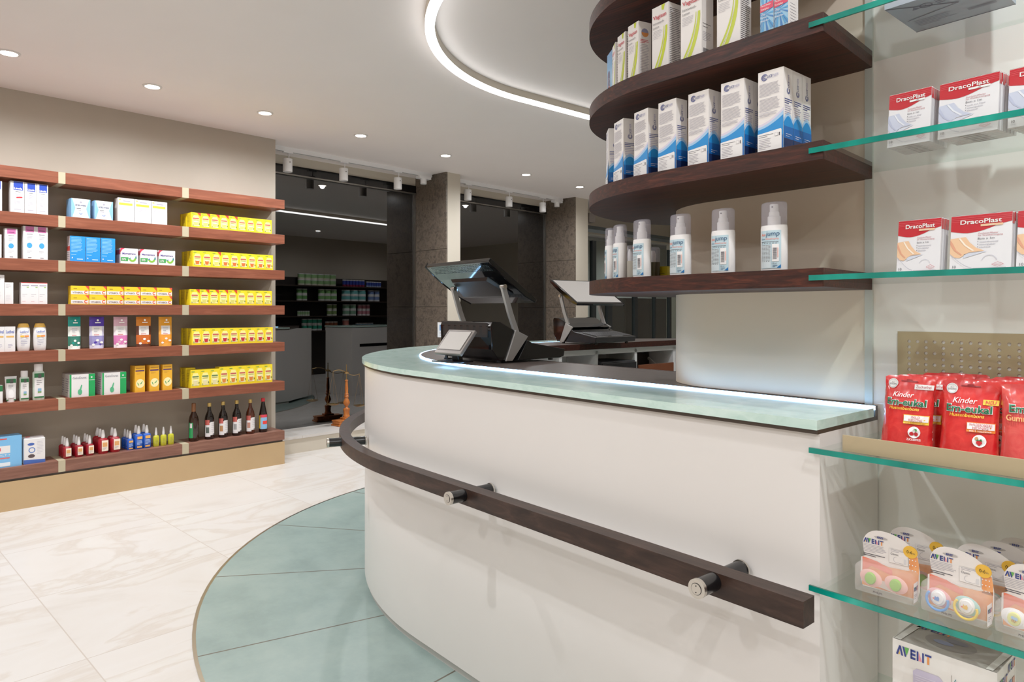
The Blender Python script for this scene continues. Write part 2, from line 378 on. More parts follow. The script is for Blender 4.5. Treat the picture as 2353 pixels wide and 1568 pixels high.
MB().box(.25,.27,-hw+.01,-.005,.08,hb_-.02,P('#18181b',.35)).build('door', dk); MB().box(.25,.27,.005,hw-.01,.08,hb_-.02,P('#18181b',.35)).build('door', dk)
MB().box(-.22,.22,-hw+.03,hw-.03,0,.06,M_BLACK).build('base', dk)

# ------------------------------------------------------------------ green glass floor disc under the counter
CC = W(2.0, 2.695)
mm = MB().prism([(2.07*cos(2*pi*i/120), 2.07*sin(2*pi*i/120)) for i in range(120)], 0, .003, medallion_mat())
med = mm.build('floor_medallion', None, (CC.x, CC.y, 0), GA + radians(-1.3))
tag(med, 'round green glass floor inlay with radial joints under the curved counter', 'floor inlay')
rm = MB(); rm.sweep([(2.075*cos(2*pi*i/120), 2.075*sin(2*pi*i/120)) for i in range(120)], [(-.006,0),(.006,0),(.006,.0035),(-.006,.0035)], M_STEEL, True)
rm.build('metal_rim', med)

# ------------------------------------------------------------------ counter
ZT = .947
def outline(off=0, inner=False):
    R = 1.45 - off
    return [(.600, 2.695-R)] + arc(2.0, 2.695, R, -90, 0, 48) + [(2.0+R, 3.85 + .55*(off > .3))]
def band(o0, o1):
    a, b = outline(o0), outline(o1)
    if o1 > .27: b[0] = (.632, b[0][1]); b = [(.600, 1.515), (.632, 1.515)] + b
    return FG(a + b[::-1])
counter = empty('service_counter', W(2.0, 1.3, 0))
def cpart(mb, name, bevel=0, lab=None):
    o = mb.build(name, None, (0,0,0), 0, bevel); o.parent = counter
    o.matrix_parent_inverse = Matrix.Translation(-Vector((counter.location.x, counter.location.y, 0)))
    if lab: o['label'] = lab
    return o
tag(counter, 'curved white service counter with green glass rim standing on the glass floor disc', 'counter')
bd = MB().prism(band(.012, .33), .03, .921, M_COUNTER)
cpart(bd, 'body')
cpart(MB().prism(band(.022, .30), 0, .03, P('#b9b6b2', .4)), 'skirting')
cpart(MB().prism(band(.004, .605), .921, .929, M_DARKTRIM), 'shadow_trim')
cpart(MB().prism(band(0, .252), .929, ZT, M_GLASSTOP), 'glass_rim', .0015)
cpart(MB().prism(band(.258, .605), .929, ZT+.004, M_INLAY), 'worktop')
cpart(MB().prism(FG(outline(.606) + outline(.616)[::-1]), .917, ZT+.0045, M_WALNUT), 'worktop_edge')
led = MB(); pth = FG(outline(.2555))
led.sweep(pth, [(-.004, ZT-.004), (.003, ZT-.004), (.003, ZT+.004), (-.004, ZT+.004)], M_LED)
cpart(led, 'light_strip', 0, 'glowing cool white light strip')
# pigeonholes on the inner side of the back leg
pg = MB(); f0, f1 = 2.86, 3.12
def gz(px, py): return on_f(px, py, f0)
ztop = .905; zb = .62
def slab(g0, g1, z0, z1, fa=f0, fb=f1, m=M_WHITE): pg.prism(FG([(fa, g0), (fb, g0), (fb, g1), (fa, g1)]), z0, z1, m)
slab(2.5, 4.25, ztop-.022, ztop+.016); slab(2.5, 4.25, zb-.02, zb); slab(2.5, 4.25, 0, zb-.02, f0+.01)
slab(2.5, 4.25, zb, ztop, f1-.012, f1)
divs = [gz(px, 830)[0] for px in (1288, 1371, 1461, 1549)]
for g in divs: slab(g-.012, g+.012, zb, ztop)
cpart(pg, 'pigeonhole_unit')

# a second counter behind it, mirrored in the left shop window
c2 = empty('service_counter', W(3.15, 5.1, 0)); inv = Matrix.Translation((-c2.location.x, -c2.location.y, 0))
tag(c2, 'second white counter beyond the shelf column, mirrored in the left shop window', 'counter')
def c2p(g0, g1, fa, fb, z0, z1, m, nm):
    o = MB().prism(FG([(fa, g0), (fb, g0), (fb, g1), (fa, g1)]), z0, z1, m).build(nm, c2); o.matrix_parent_inverse = inv
c2p(4.82, 5.85, 2.86, 3.44, 0, .921, M_COUNTER, 'body'); c2p(4.81, 5.86, 2.85, 3.45, .929, ZT, M_GLASSTOP, 'glass_top'); c2p(4.83, 5.84, 2.87, 3.43, .921, .929, M_DARKTRIM, 'shadow_trim')
c2p(4.95, 5.80, 3.438, 3.444, .66, .70, M_BLACK, 'bag_rail')  # black strip in place of the dark slot in the counter face

# handrail in front of the counter
rail = empty('counter_handrail', W(2.0, 1.15, 0))
def rpart(mb, name, bevel=0):
    o = mb.build(name, None, (0,0,0), 0, bevel); o.parent = rail
    o.matrix_parent_inverse = Matrix.Translation(-Vector((rail.location.x, rail.location.y, 0))); return o
tag(rail, 'dark oak handrail curving along the front of the white counter', 'handrail')
ra, rb = [(.578, 2.695-1.545)] + arc(2.0, 2.695, 1.545, -90, 25, 60), [(.578, 2.695-1.503)] + arc(2.0, 2.695, 1.503, -90, 25, 60)
rpart(MB().prism(FG(ra + rb[::-1]), .598, .645, M_WALNUT_RAIL), 'rail', .0015)
def standoff(f, g, df, dg, z):
    s = MB(); u = (FD*df + GD*dg); c = W(f, g)
    def pt(t): return (c.x + u.x*t, c.y + u.y*t, z)
    s.tube([pt(.004), pt(.152)], .0175, M_BLACK, 24); s.tube([pt(-.004), pt(.004)], .0185, M_STEEL, 24)
    s.tube([pt(.146), pt(.151)], .0195, M_STEEL, 24); s.tube([pt(-.0046), pt(-.004)], .0115, M_BLACK, 20); s.tube([pt(-.0054), pt(-.0046)], .0105, M_STEEL, 20)
    ux = Vector((-u.y, u.x, 0)).normalized()
    for dz in (-.006, .006): s.tube([(pt(-.006)[0], pt(-.006)[1], z+dz), (pt(-.005)[0], pt(-.005)[1], z+dz)], .0012, M_BLACK, 8)
    return rpart(s, 'standoff_bracket')
fa = on_g(1603, 1353, 1.098); standoff(fa[0], 1.098, 0, 1, fa[1])
fb_ = on_g(1031, 1146, 1.098); standoff(fb_[0], 1.098, 0, 1, fb_[1])
q_ = fg(on_z(766, 1017, fb_[1])); a0_ = atan2(q_[1] - 2.695, q_[0] - 2.0)
for t in (a0_, a0_ + radians(52)):
    if t > radians(24): continue
    standoff(2.0 + 1.597*cos(t), 2.695 + 1.597*sin(t), -cos(t), -sin(t), fb_[1])

# ------------------------------------------------------------------ display column and its wooden shelves
R0, FCC = .216, 1.01
cg = 1.525 + R0
col = MB().prism(FG([(.628, 1.525)] + arc(FCC, cg, R0, -90, 90, 32) + [(.628, cg+R0)]), ZT+.005, ZC, M_COLUMN).build('display_column')
tag(col, 'round-ended beige column standing on the counter behind the wooden shelves', 'column')
struct(MB().prism(FG([(.612, 1.525), (.612, cg+R0), (-2.6, cg+R0), (-2.6, 1.525)]), 0, ZC, M_PANEL).build('wall_partition'))
post = MB().prism(FG([(.628, 1.519), (.628, 1.535), (.612, 1.535), (.612, 1.519)]), .0, ZC, P('#cfd6d2', .3)).build('trim_4'); struct(post)
WS = (1.94, 1.702, 1.466, 1.230)
WOODLAB = ('topmost dark walnut shelf cut off by the top edge of the photo', 'dark walnut shelf carrying the white lotion cartons with lime stripes',
           'dark walnut shelf carrying the white and blue cartons', 'lowest dark walnut shelf carrying the white spray bottles')
for z, lab in zip(WS, WOODLAB):
    hole = arc(FCC, cg, R0+.001, -90, 90, 32)
    out = [(.590, 1.25)] + arc(1.0, 1.665, .415, -90, 90, 48) + [(.640, 2.08)] + [(.640, cg+R0+.001)] + hole[::-1] + [(.613, 1.524)]
    s = MB().prism(FG(out), z-.035, z, M_WALNUT).build('wooden_shelf', None, (0,0,0), 0, .0012)
    tag(s, lab, 'shelf', 'wooden shelves around the column')
# ------------------------------------------------------------------ glass shelves on the partition
GS = ((1.689, 'top glass shelf with the grey carton on it'), (1.454, 'second glass shelf from the top carrying the white-badged plaster packs'),
      (1.217, 'glass shelf carrying the beige-badged plaster packs'), (.895, 'glass shelf under the beige perforated metal tray'),
      (.638, 'glass shelf carrying the soother packs'), (.385, 'lowest glass shelf under the large baby bottle carton'))
for z, lab in GS:
    g = MB(); a, b = .616, -1.1
    P4 = [W(a, 1.247), W(b, 1.247), W(b, 1.524), W(a, 1.524)]
    P4[3] = W(.611, 1.524)
    lo = [(p.x, p.y, z-.010) for p in P4]; hi = [(p.x, p.y, z) for p in P4]
    root = empty('glass_shelf', (P4[0].x, P4[0].y, z)); tag(root, lab, 'shelf', 'glass shelves on the partition')
    inv = Matrix.Translation(-Vector((P4[0].x, P4[0].y, z)))
    o = MB().add(lo + hi, [(0,3,2,1),(4,5,6,7),(2,3,7,6)], M_GLASS).build('pane', root); o.matrix_parent_inverse = inv
    e = MB()
    n1 = Vector((GD.x, GD.y))*.0005
    e.prism([(P4[0].x-n1.x, P4[0].y-n1.y), (P4[1].x-n1.x, P4[1].y-n1.y), (P4[1].x+GD.x*.004, P4[1].y+GD.y*.004), (P4[0].x+GD.x*.004, P4[0].y+GD.y*.004)], z-.010, z, M_EDGE, M_GLASS)
    o = e.build('polished_edge', root); o.matrix_parent_inverse = inv; o['label'] = 'teal polished front edge'

# ------------------------------------------------------------------ left wall shelving
XF, XB = -4.80, -5.0
LV = (1.985, 1.722, 1.454, 1.191, .916, .622, .250)
SEG = ((-1.6, 1.055), (1.092, 1.768), (1.811, 2.507))
ws = empty('wall_shelving', (XB, .9, 0)); inv = Matrix.Translation((-XB, -.9, 0))
tag(ws, 'long reddish wood wall shelving with seven boards on a gold-beige plinth', 'shelving')
def wpart(mb, name, bevel=0):
    o = mb.build(name, ws, (0,0,0), 0, bevel); o.matrix_parent_inverse = inv; return o
wpart(MB().box(XB, XB+.004, -1.6, 2.50, .25, 1.98, M_SHELFBACK), 'back_panel')
wpart(MB().box(XB, XF, -1.6, 2.507, 0, .168, M_GOLD), 'plinth')
wpart(MB().box(XB, XF-.012, -1.6, 2.497, .168, .18, M_DARKTRIM), 'shadow_gap')
for k, z in enumerate(LV):
    th = .068; m = M_CHERRY_DK if k == 6 else M_CHERRY
    for a, b in SEG: wpart(MB().box(XB, XF, a, b, z-th, z, m), 'shelf_board', .001)
    for a, b in ((1.055, 1.092), (1.768, 1.811)): wpart(MB().box(XB, XF-.001, a, b, z-th, z, M_SPACER), 'metal_spacer')

# ------------------------------------------------------------------ ceiling lights
def make_downlight():
    r = empty('downlight')
    MB().lathe([(.052,0),(.052,-.004),(.040,-.006),(.040,-.001)], P('#d8d4d0', .4), 28).build('trim_ring', r)
    MB().lathe([(.0001,-.0045),(.039,-.0045)], M_LAMP, 28).build('lens', r)
    l = bpy.data.lights.new('spot', 'SPOT'); l.energy = 64; l.color = (.96, .982, 1); l.spot_size = radians(168); l.spot_blend = 1; l.shadow_soft_size = .025
    o = bpy.data.objects.new('lamp', l); COL.objects.link(o); o.parent = r; o.location = (0,0,-.012); return r
dl0 = make_downlight(); first = True
DLN = 'recessed downlight %s in the row of seven running from the left corner'
pts = [on_z(px, py, ZC) for px, py in ((20,121),(350,198),(609,259),(829,311),(1024,357),(1209,401),(1332,429))]
LABS = [DLN % (ORD[i] + ' from the left') for i in range(7)]
pts += [Vector(p) for p in ((-4.36,.03,ZC), (-1.0,-.9,ZC), (-2.6,-.9,ZC), (.9,-.7,ZC), (1.4,-.2,ZC), (W(-.10,.86).x,W(-.10,.86).y,ZC), (W(-.95,.8).x,W(-.95,.8).y,ZC), (-1.5,.35,ZC), (-2.9,.6,ZC), (-1.6,3.4,ZC), (-.75,5.9,ZC), (-.75,7.5,ZC), (-6.5,8.0,ZC), (-6.5,10.6,ZC))]  # unseen downlights added to light the near side, staff side and vestibule
LABS += ['recessed downlight out of frame on the near side of the ceiling']*9 + ['recessed downlight hidden behind the shelf column over the staff side']*3 + ['nearer recessed downlight in the vestibule beyond the entrance doors', 'farther recessed downlight in the vestibule beyond the entrance doors']  # the vestibule pair is added to brighten the view behind the door glass
for p, lab in zip(pts, LABS):
    o = dl0 if first else copy_tree(dl0); first = False
    o.location = p; tag(o, lab, 'ceiling light', 'recessed downlights')
# ring light: rounded corner following the counter
rl = empty('ring_light', (CC.x, CC.y, ZC)); inv = Matrix.Translation((-CC.x, -CC.y, -ZC))
tag(rl, 'curved linear ceiling light with glowing white underside above the counter', 'ceiling light')
pth = FG([(.7, 1.5)] + arc(1.92, 2.7, 1.2, -90, 0, 64) + arc(1.92, 5.9, 1.2, 0, 90, 48))
h = MB(); h.sweep(pth, [(-.021, 2.432), (.021, 2.432), (.021, ZC), (-.021, ZC)], P('#d2c8b8', .5)); o = h.build('housing', rl); o.matrix_parent_inverse = inv
h = MB(); h.sweep(pth, [(-.0215, 2.424), (.0215, 2.424), (.0215, 2.438), (-.0215, 2.438)], M_RINGLIGHT); o = h.build('diffuser', rl); o.matrix_parent_inverse = inv; o['label'] = 'glowing white diffuser'
# track lights in front of the windows
XT = -5.17
def track(y0, y1, lab):
    r = empty('light_track', (XT, y0, ZC)); inv = Matrix.Translation((-XT, -y0, -ZC)); tag(r, lab, 'light track')
    o = MB().box(XT-.018, XT+.018, y0, y1, ZC-.035, ZC, M_WHITE).box(XT-.006, XT+.006, y0, y1, ZC-.0355, ZC-.034, P('#9b9490', .5)).build('rail', r); o.matrix_parent_inverse = inv
    o = MB().box(XT-.03, XT+.03, y1-.16, y1-.02, ZC-.062, ZC-.036, M_WHITE).lathe([(.03,0),(.03,-.05)], M_WHITE, 20, c=(XT, y1-.09, ZC-.06)).build('feed_box', r); o.matrix_parent_inverse = inv
track(2.55, 4.22, 'white ceiling light track in front of the left shop window')
track(4.46, 6.20, 'white ceiling light track in front of the middle shop window')
def make_spot():
    r = empty('track_spotlight')
    MB().lathe([(.0375,-.105),(.0375,0),(.034,.002)], M_WHITE, 28).lathe([(.034,-.1045),(.0001,-.09)], M_BLACK, 24).build('lamp_head', r)
    MB().tube([(0,.01,.0),(0,.01,.05)], .005, M_WHITE, 8).box(-.015,.015,-.04,.04,.048,.058,M_WHITE).build('stem', r)
    MB().tube([(.037,0,-.03),(.0395,0,-.03)], .004, M_BLACK, 10).build('screw', r); return r
s0 = make_spot(); first = True
for i, px in enumerate((661, 789.6, 914, 1075, 1169.5, 1247)):
    y = on_x(px, 400, XT).y; o = s0 if first else copy_tree(s0); first = False; o.location = (XT, y, ZC-.093)
    tag(o, 'white cylinder spotlight %s from the left on the track at the %s shop window' % (ORD[i % 3], 'left' if i < 3 else 'middle'), 'spotlight', 'spotlights on the window tracks')

# ------------------------------------------------------------------ cash desks
M_SCREEN = P('#b9b4b0', .12, 0, .5, 0, None, .12); M_PANELTRIM = P('#57504c', .3, .2)  # faint emission added for the ceiling light that the screens mirror
def make_terminal(front):
    """x to the customer's right, y towards the staff, z up; origin at the rear bottom right corner"""
    r = empty('pos_terminal')
    wdt = .335
    def ext(prof, x0, x1, m, mb=None):
        mb = mb or MB(); n = len(prof)
        mb.add([(x0, y, z) for y, z in prof] + [(x1, y, z) for y, z in prof], [(i, (i+1) % n, n+(i+1) % n, n+i) for i in range(n)] + [tuple(range(n))[::-1], tuple(range(n, 2*n))], m)
        return mb
    b = ext([(.035,.006),(0,.05),(-.004,.138),(.004,.155),(.045,.152),(.113,.121),(.165,.095),(.10,.006)], -wdt, 0, M_GLOSSBLK)
    fr = Fr((-wdt, -.0035, .05), (1,0,0), (0,0,1))
    b.rect(fr, .02, .045, wdt-.02, .10, P('#17120f', .5), 1)
    for i in range(7): b.rect(fr, .03+i*.042, .055, .055+i*.042, .092, P('#241813', .45), 2)
    b.build('console', r, bevel=.003)
    for x0, x1 in ((0, .008), (-wdt-.008, -wdt)):
        ext([(.113,.122),(.176,.096),(.096,.004),(.063,.004)], x0, x1, M_SILVER).build('side_plate', r, bevel=.002)
    k = ext([(.170,.082),(.192,.070),(.372,.040),(.366,.012),(.345,.006),(.12,.006)], -wdt-.01, .012, M_BLACK)
    u = Vector((0,.18,-.030)).normalized(); kf = Fr((-wdt-.01, .192, .0705), (1,0,0), u)
    kk = P('#3a3a3e', .4)
    for j in range(6):
        for i in range(16):
            x = .012 + i*.0195
            if j == 5 and 4 <= i <= 8:
                if i == 4: k.rect(kf, x, .03+5*.021, x+5*.0195-.003, .03+5*.021+.017, kk, 6)
                continue
            k.rect(kf, x, .03+j*.021, x+.0165, .03+j*.021+.017, kk, 6)
    k.rect(kf, .10, .158, .20, .166, P('#8d8a88', .4), 3); k.rect(kf, .235, .160, .33, .166, P('#8d8a88', .4), 3)
    k.build('keyboard', r, bevel=.002)
    # tilted flat monitor on two arms
    A, Bq = Vector((0,-.020,.385)), Vector((0,.215,.232)); dd = (Bq - A).normalized(); L = (Bq - A).length; nn = Vector((0, -dd.z, dd.y)) if True else None
    up = Vector((0, .153, .235)).normalized()
    mo = MB(); x0, x1 = -.415, .012
    def q(x, t, h): p = A + dd*t + up*h; return (x, p.y, p.z)
    prof = [(0,-.008),(0,.010),(L,.010),(L,-.006),(L*.80,-.016),(L*.30,-.016)]
    n = len(prof)
    mo.add([q(x0,t,h) for t,h in prof]+[q(x1,t,h) for t,h in prof], [(i,(i+1)%n,n+(i+1)%n,n+i) for i in range(n)]+[tuple(range(n)),tuple(range(n,2*n))], M_GLOSSBLK)
    mon = mo.build('monitor', r, bevel=.003)
    sc = MB(); sf = Fr(q(x1,L,.0103), (-1,0,0), -dd); sc.rect(sf, .012, .018, x1-x0-.012, L-.012, M_SCREEN, 1); sc.build('screen', mon)
    bk = MB(); bf = [q(x0+.09,L*.30,-.016), q(x1-.09,L*.30,-.016), q(x1-.05,L*.72,-.016), q(x0+.05,L*.72,-.016)]
    bt = [q(x0+.10,L*.33,-.027), q(x1-.10,L*.33,-.027), q(x1-.06,L*.70,-.027), q(x0+.06,L*.70,-.027)]
    bk.add(bf+bt, [(0,1,5,4),(1,2,6,5),(2,3,7,6),(3,0,4,7),(4,5,6,7)], P('#1d1715', .3))
    vf = Fr(q(x0, 0, -.0165), (1,0,0), dd)
    bk.build('rear_cover', mon)
    vg = MB(); vf = Fr(q(x1, 0, -.0120), (-1,0,0), dd)
    for j in range(5):
        for i in range(40): vg.rect(vf, .02+i*.0097, .012+j*.008, .025+i*.0097, .016+j*.008, P('#24302f', .3), 4)
    vg.build('vent', mon)
    for x in (-.005, -wdt+.005):
        a = MB(); p0, p1, p2 = Vector((x,.060,.286)), Vector((x,.092,.190)), Vector((x,.125,.112))
        a.obox((p0+p1)/2, p1-p0, (p1-p0).length/2+.003, .006, .0115, M_SILVER); a.obox((p1+p2)/2, p2-p1, (p2-p1).length/2+.003, .006, .0115, M_SILVER)
        ar = a.build('support_arm', r, bevel=.002)
        MB().tube([(x-.012,.060,.288),(x+.012,.060,.288)], .009, M_STEEL, 16).build('hinge', ar)
    for x in (-.03, -wdt+.03):
        for y in (.06, .33): MB().lathe([(.010,-.004),(.010,.008)], M_BLACK, 12, c=(x,y,0)).build('rubber_foot', r)
    return r
ZW = ZT + .004
t1 = make_terminal(True); p = W(2.0, 1.592); t1.location = (p.x, p.y, ZW+.004); t1.rotation_euler = (0,0,GA)
tag(t1, 'black cash terminal at the curved end of the counter, seen from behind its tilted monitor', 'cash register', 'cash terminals')
t2 = copy_tree(t1); a2 = W(3.085, 2.947); t2.location = (a2.x, a2.y, ZW+.004); t2.rotation_euler = (0,0,GA-pi/2)
tag(t2, 'black cash terminal with pale lit screen on the rear counter, keyboard facing the camera', 'cash register', 'cash terminals')

# customer display in front of the first terminal
cd = empty('customer_display', W(2.10, 1.487, ZT), GA + radians(4))
cd.location = W(2.10, 1.487, ZW + .007)
tag(cd, 'small tilted customer display on a black foot at the counter rim before the cash terminal', 'display')
MB().box(-.075,.055,-.045,.052,0,.005,M_BLACK).build('foot', cd, bevel=.001)
MB().obox((0,.018,.026), (0,-.15,1), .024, .018, .012, M_BLACK).build('stem', cd, bevel=.002)
A = Vector((0,-.033,.034)); dd = Vector((0,.078,.090)).normalized(); nn = Vector((0,-dd.z,dd.y)); L = .115; sh = .0
hd = MB(); hf = [(-.078,0),(.078,0),(.078,L),(-.078,L)]
lo = [A + Vector((x,0,0)) + dd*t - nn*.014 for x,t in hf]; hi = [A + Vector((x,0,0)) + dd*t for x,t in hf]
hd.add(lo+hi, [(0,3,2,1),(4,5,6,7),(0,1,5,4),(1,2,6,5),(2,3,7,6),(3,0,4,7)], P('#7d746f', .35, .2))
hh = hd.build('housing', cd, bevel=.003)
sf = Fr(A - Vector((.078,0,0)), (1,0,0), dd)
MB().rect(sf, .010,.016,.146,L-.008, M_PANELTRIM, 2).rect(sf, .014,.019,.142,L-.011, M_SCREEN, 4).build('screen', hh)
cc_ = empty('price_card', W(2.335, 1.60, ZW+.09), GA+radians(10)); tag(cc_, 'small white card with a blue mark clipped at the left of the cash terminal', 'card')
fr = Fr((-.03,0,0), (1,0,0), (0,0,1))
MB().box(-.03,.03,.0,.003,0,.062,M_WHITEP).rect(fr,.012,.028,.036,.052,P('#5b86bb',.5),2).lines(fr,.012,.022,.03,3,.006,.002,M_TINY,2).build('card', cc_)
MB().box(.01,.02,.003,.012,-.089,.05,M_BLACK).box(.004,.026,.003,.030,-.089,-.083,M_BLACK).build('clip', cc_)

# things in the pigeonholes of the rear counter
dr = empty('cash_drawer', W(2.80, (divs[1]+divs[2])/2, .62)); dr.rotation_euler = (0,0,GA+pi/2)
dr.location = W(2.84, (divs[1]+divs[2])/2-.004, .62)
tag(dr, 'black cash drawer pushed into the middle pigeonhole of the rear counter', 'cash drawer')
hw = (divs[2]-divs[1])/2-.026; h_ = on_f(1420, 831, 2.83)[1] - .62
MB().box(-hw,hw,-.0,.24,.0,h_,M_DKGREY).build('case', dr, bevel=.003)
MB().box(-hw,hw,-.012,-.002,.012,h_-.008,P('#1c1c1f',.4)).build('drawer_front', dr, bevel=.002)
MB().lathe([(.008,0),(.008,.004)], M_STEEL, 16).build('lock', dr, (hw*.62,-.013,h_*.42), rot=(pi/2,0,0))
tr = empty('wooden_tray', W(2.85, (divs[2]+divs[3])/2, .62), GA+pi/2); hw = (divs[3]-divs[2])/2-.02
tag(tr, 'reddish brown tray with a raised front in the right pigeonhole of the rear counter', 'tray')
h2 = on_f(1510, 836, 2.85)[1] - .62
MB().box(-hw,hw,0,.22,0,.012,P('#4b2a1c',.4)).box(-hw,hw,.21,.22,.012,h2+.06,P('#2b1710',.4)).build('base', tr)
MB().box(-hw,hw,-.002,.010,0,h2,P('#7a4024',.4)).build('front_lip', tr, bevel=.001)
MB().obox((hw-.012,.11,h2*.75), (0,.2,.13), .12, .004, .008, M_WHITE).build('side_bracket', tr)
for i, (dx, rz, c, lab) in enumerate(((-.02, .25, '#d9d4cf', 'pale leaflet lying topmost in the left pigeonhole of the rear counter'), (.03, -.3, '#3d5d92', 'blue printed leaflet under the pale one in the left pigeonhole of the rear counter'))):
    zz = .62 + .17 - i*.004; p = W(2.92, (divs[0]+divs[1])/2 + dx*.6, zz)
    lf = MB().box(-.05,.05,-.07,.07,-.001,.001,P(c,.5)); fr = Fr((-.05,-.07,.001),(1,0,0),(0,1,0)); lf.rect(fr,.01,.09,.09,.13,P('#b9806a',.5)); lf.lines(fr,.01,.08,.08,8,.008,.003,M_TINY)
    o = lf.build('leaflet', None, p, GA+pi/2+rz); tag(o, lab, 'leaflet')
sl = MB().box(-.09,.09,0,.2,-.004,0,M_WHITE).box(-.09,-.086,0,.2,-.04,0,M_WHITE)
sl = empty('letter_tray', W(2.87, (divs[0]+divs[1])/2, .62), GA+pi/2); tag(sl, 'white letter tray holding leaflets in the left pigeonhole of the rear counter', 'tray')
MB().box(-.075,.075,0,.2,.158,.162,M_WHITE).build('deck', sl); MB().box(-.075,-.071,0,.2,0,.158,M_WHITE).box(.071,.075,0,.2,0,.158,M_WHITE).build('side', sl)

# ------------------------------------------------------------------ antique balance scale on the window sill
sx, sy = -5.30, 3.36
bs = empty('balance_scale', (sx, sy, .137), radians(8)); tag(bs, 'antique turned wood balance scale with two brass pans on the window sill', 'scale')
M_TURN = wood('turned_orange_wood', '#8c4a1f', '#b3642c', '#c97a3a', (30,30,6), (0,0,0), .3); M_BRASS = P('#a88a5c', .3, 1)
MB().box(-.055,.055,-.13,.13,0,.014,M_TURN).box(-.048,.048,-.12,.12,.014,.040,M_TURN).box(-.052,.052,-.125,.125,.040,.050,M_TURN).box(-.035,.035,-.045,.045,.050,.066,M_TURN).build('plinth', bs, bevel=.004)
MB().lathe([(.030,.066),(.032,.075),(.026,.085),(.027,.12),(.031,.128),(.029,.140),(.015,.150),(.012,.160),(.024,.178),(.030,.195),(.022,.22),(.014,.235),(.020,.243),(.022,.252),(.014,.262),(.020,.27),(.013,.28),(.015,.32),(.010,.385),(.016,.392),(.008,.40)], M_TURN, 24).build('column', bs)
MB().tube([(0,0,.40),(0,0,.535)], [.006,.004], M_BRASS, 8).lathe([(.02,0),(.022,.01),(.004,.02)], M_BRASS, 14, 1, 1.2, c=(0,0,.455)).build('pointer', bs)
bm = [(0, t*.15, .462 - .022*t - .018*sin(t*pi)) for t in [i/10-1 for i in range(21)]]
MB().tube(bm, .0035, M_BRASS, 8).build('beam', bs)
for sgn in (-1, 1):
    yb = sgn*.15; zb_ = .462 - .022*sgn; zp = .165 - .022*sgn
    pn = MB().lathe([(.0001,0),(.03,.001),(.052,.010),(.054,.013),(.05,.011),(.0001,.003)], M_BRASS, 28, c=(0,yb,zp)).build('pan', bs)
    ch = MB()
    for a in (90, 210, 330): ch.tube([(0,yb,zb_),(.052*cos(radians(a)), yb+.052*sin(radians(a)), zp+.012)], .0009, M_BRASS, 6)
    ch.build('chain', pn)

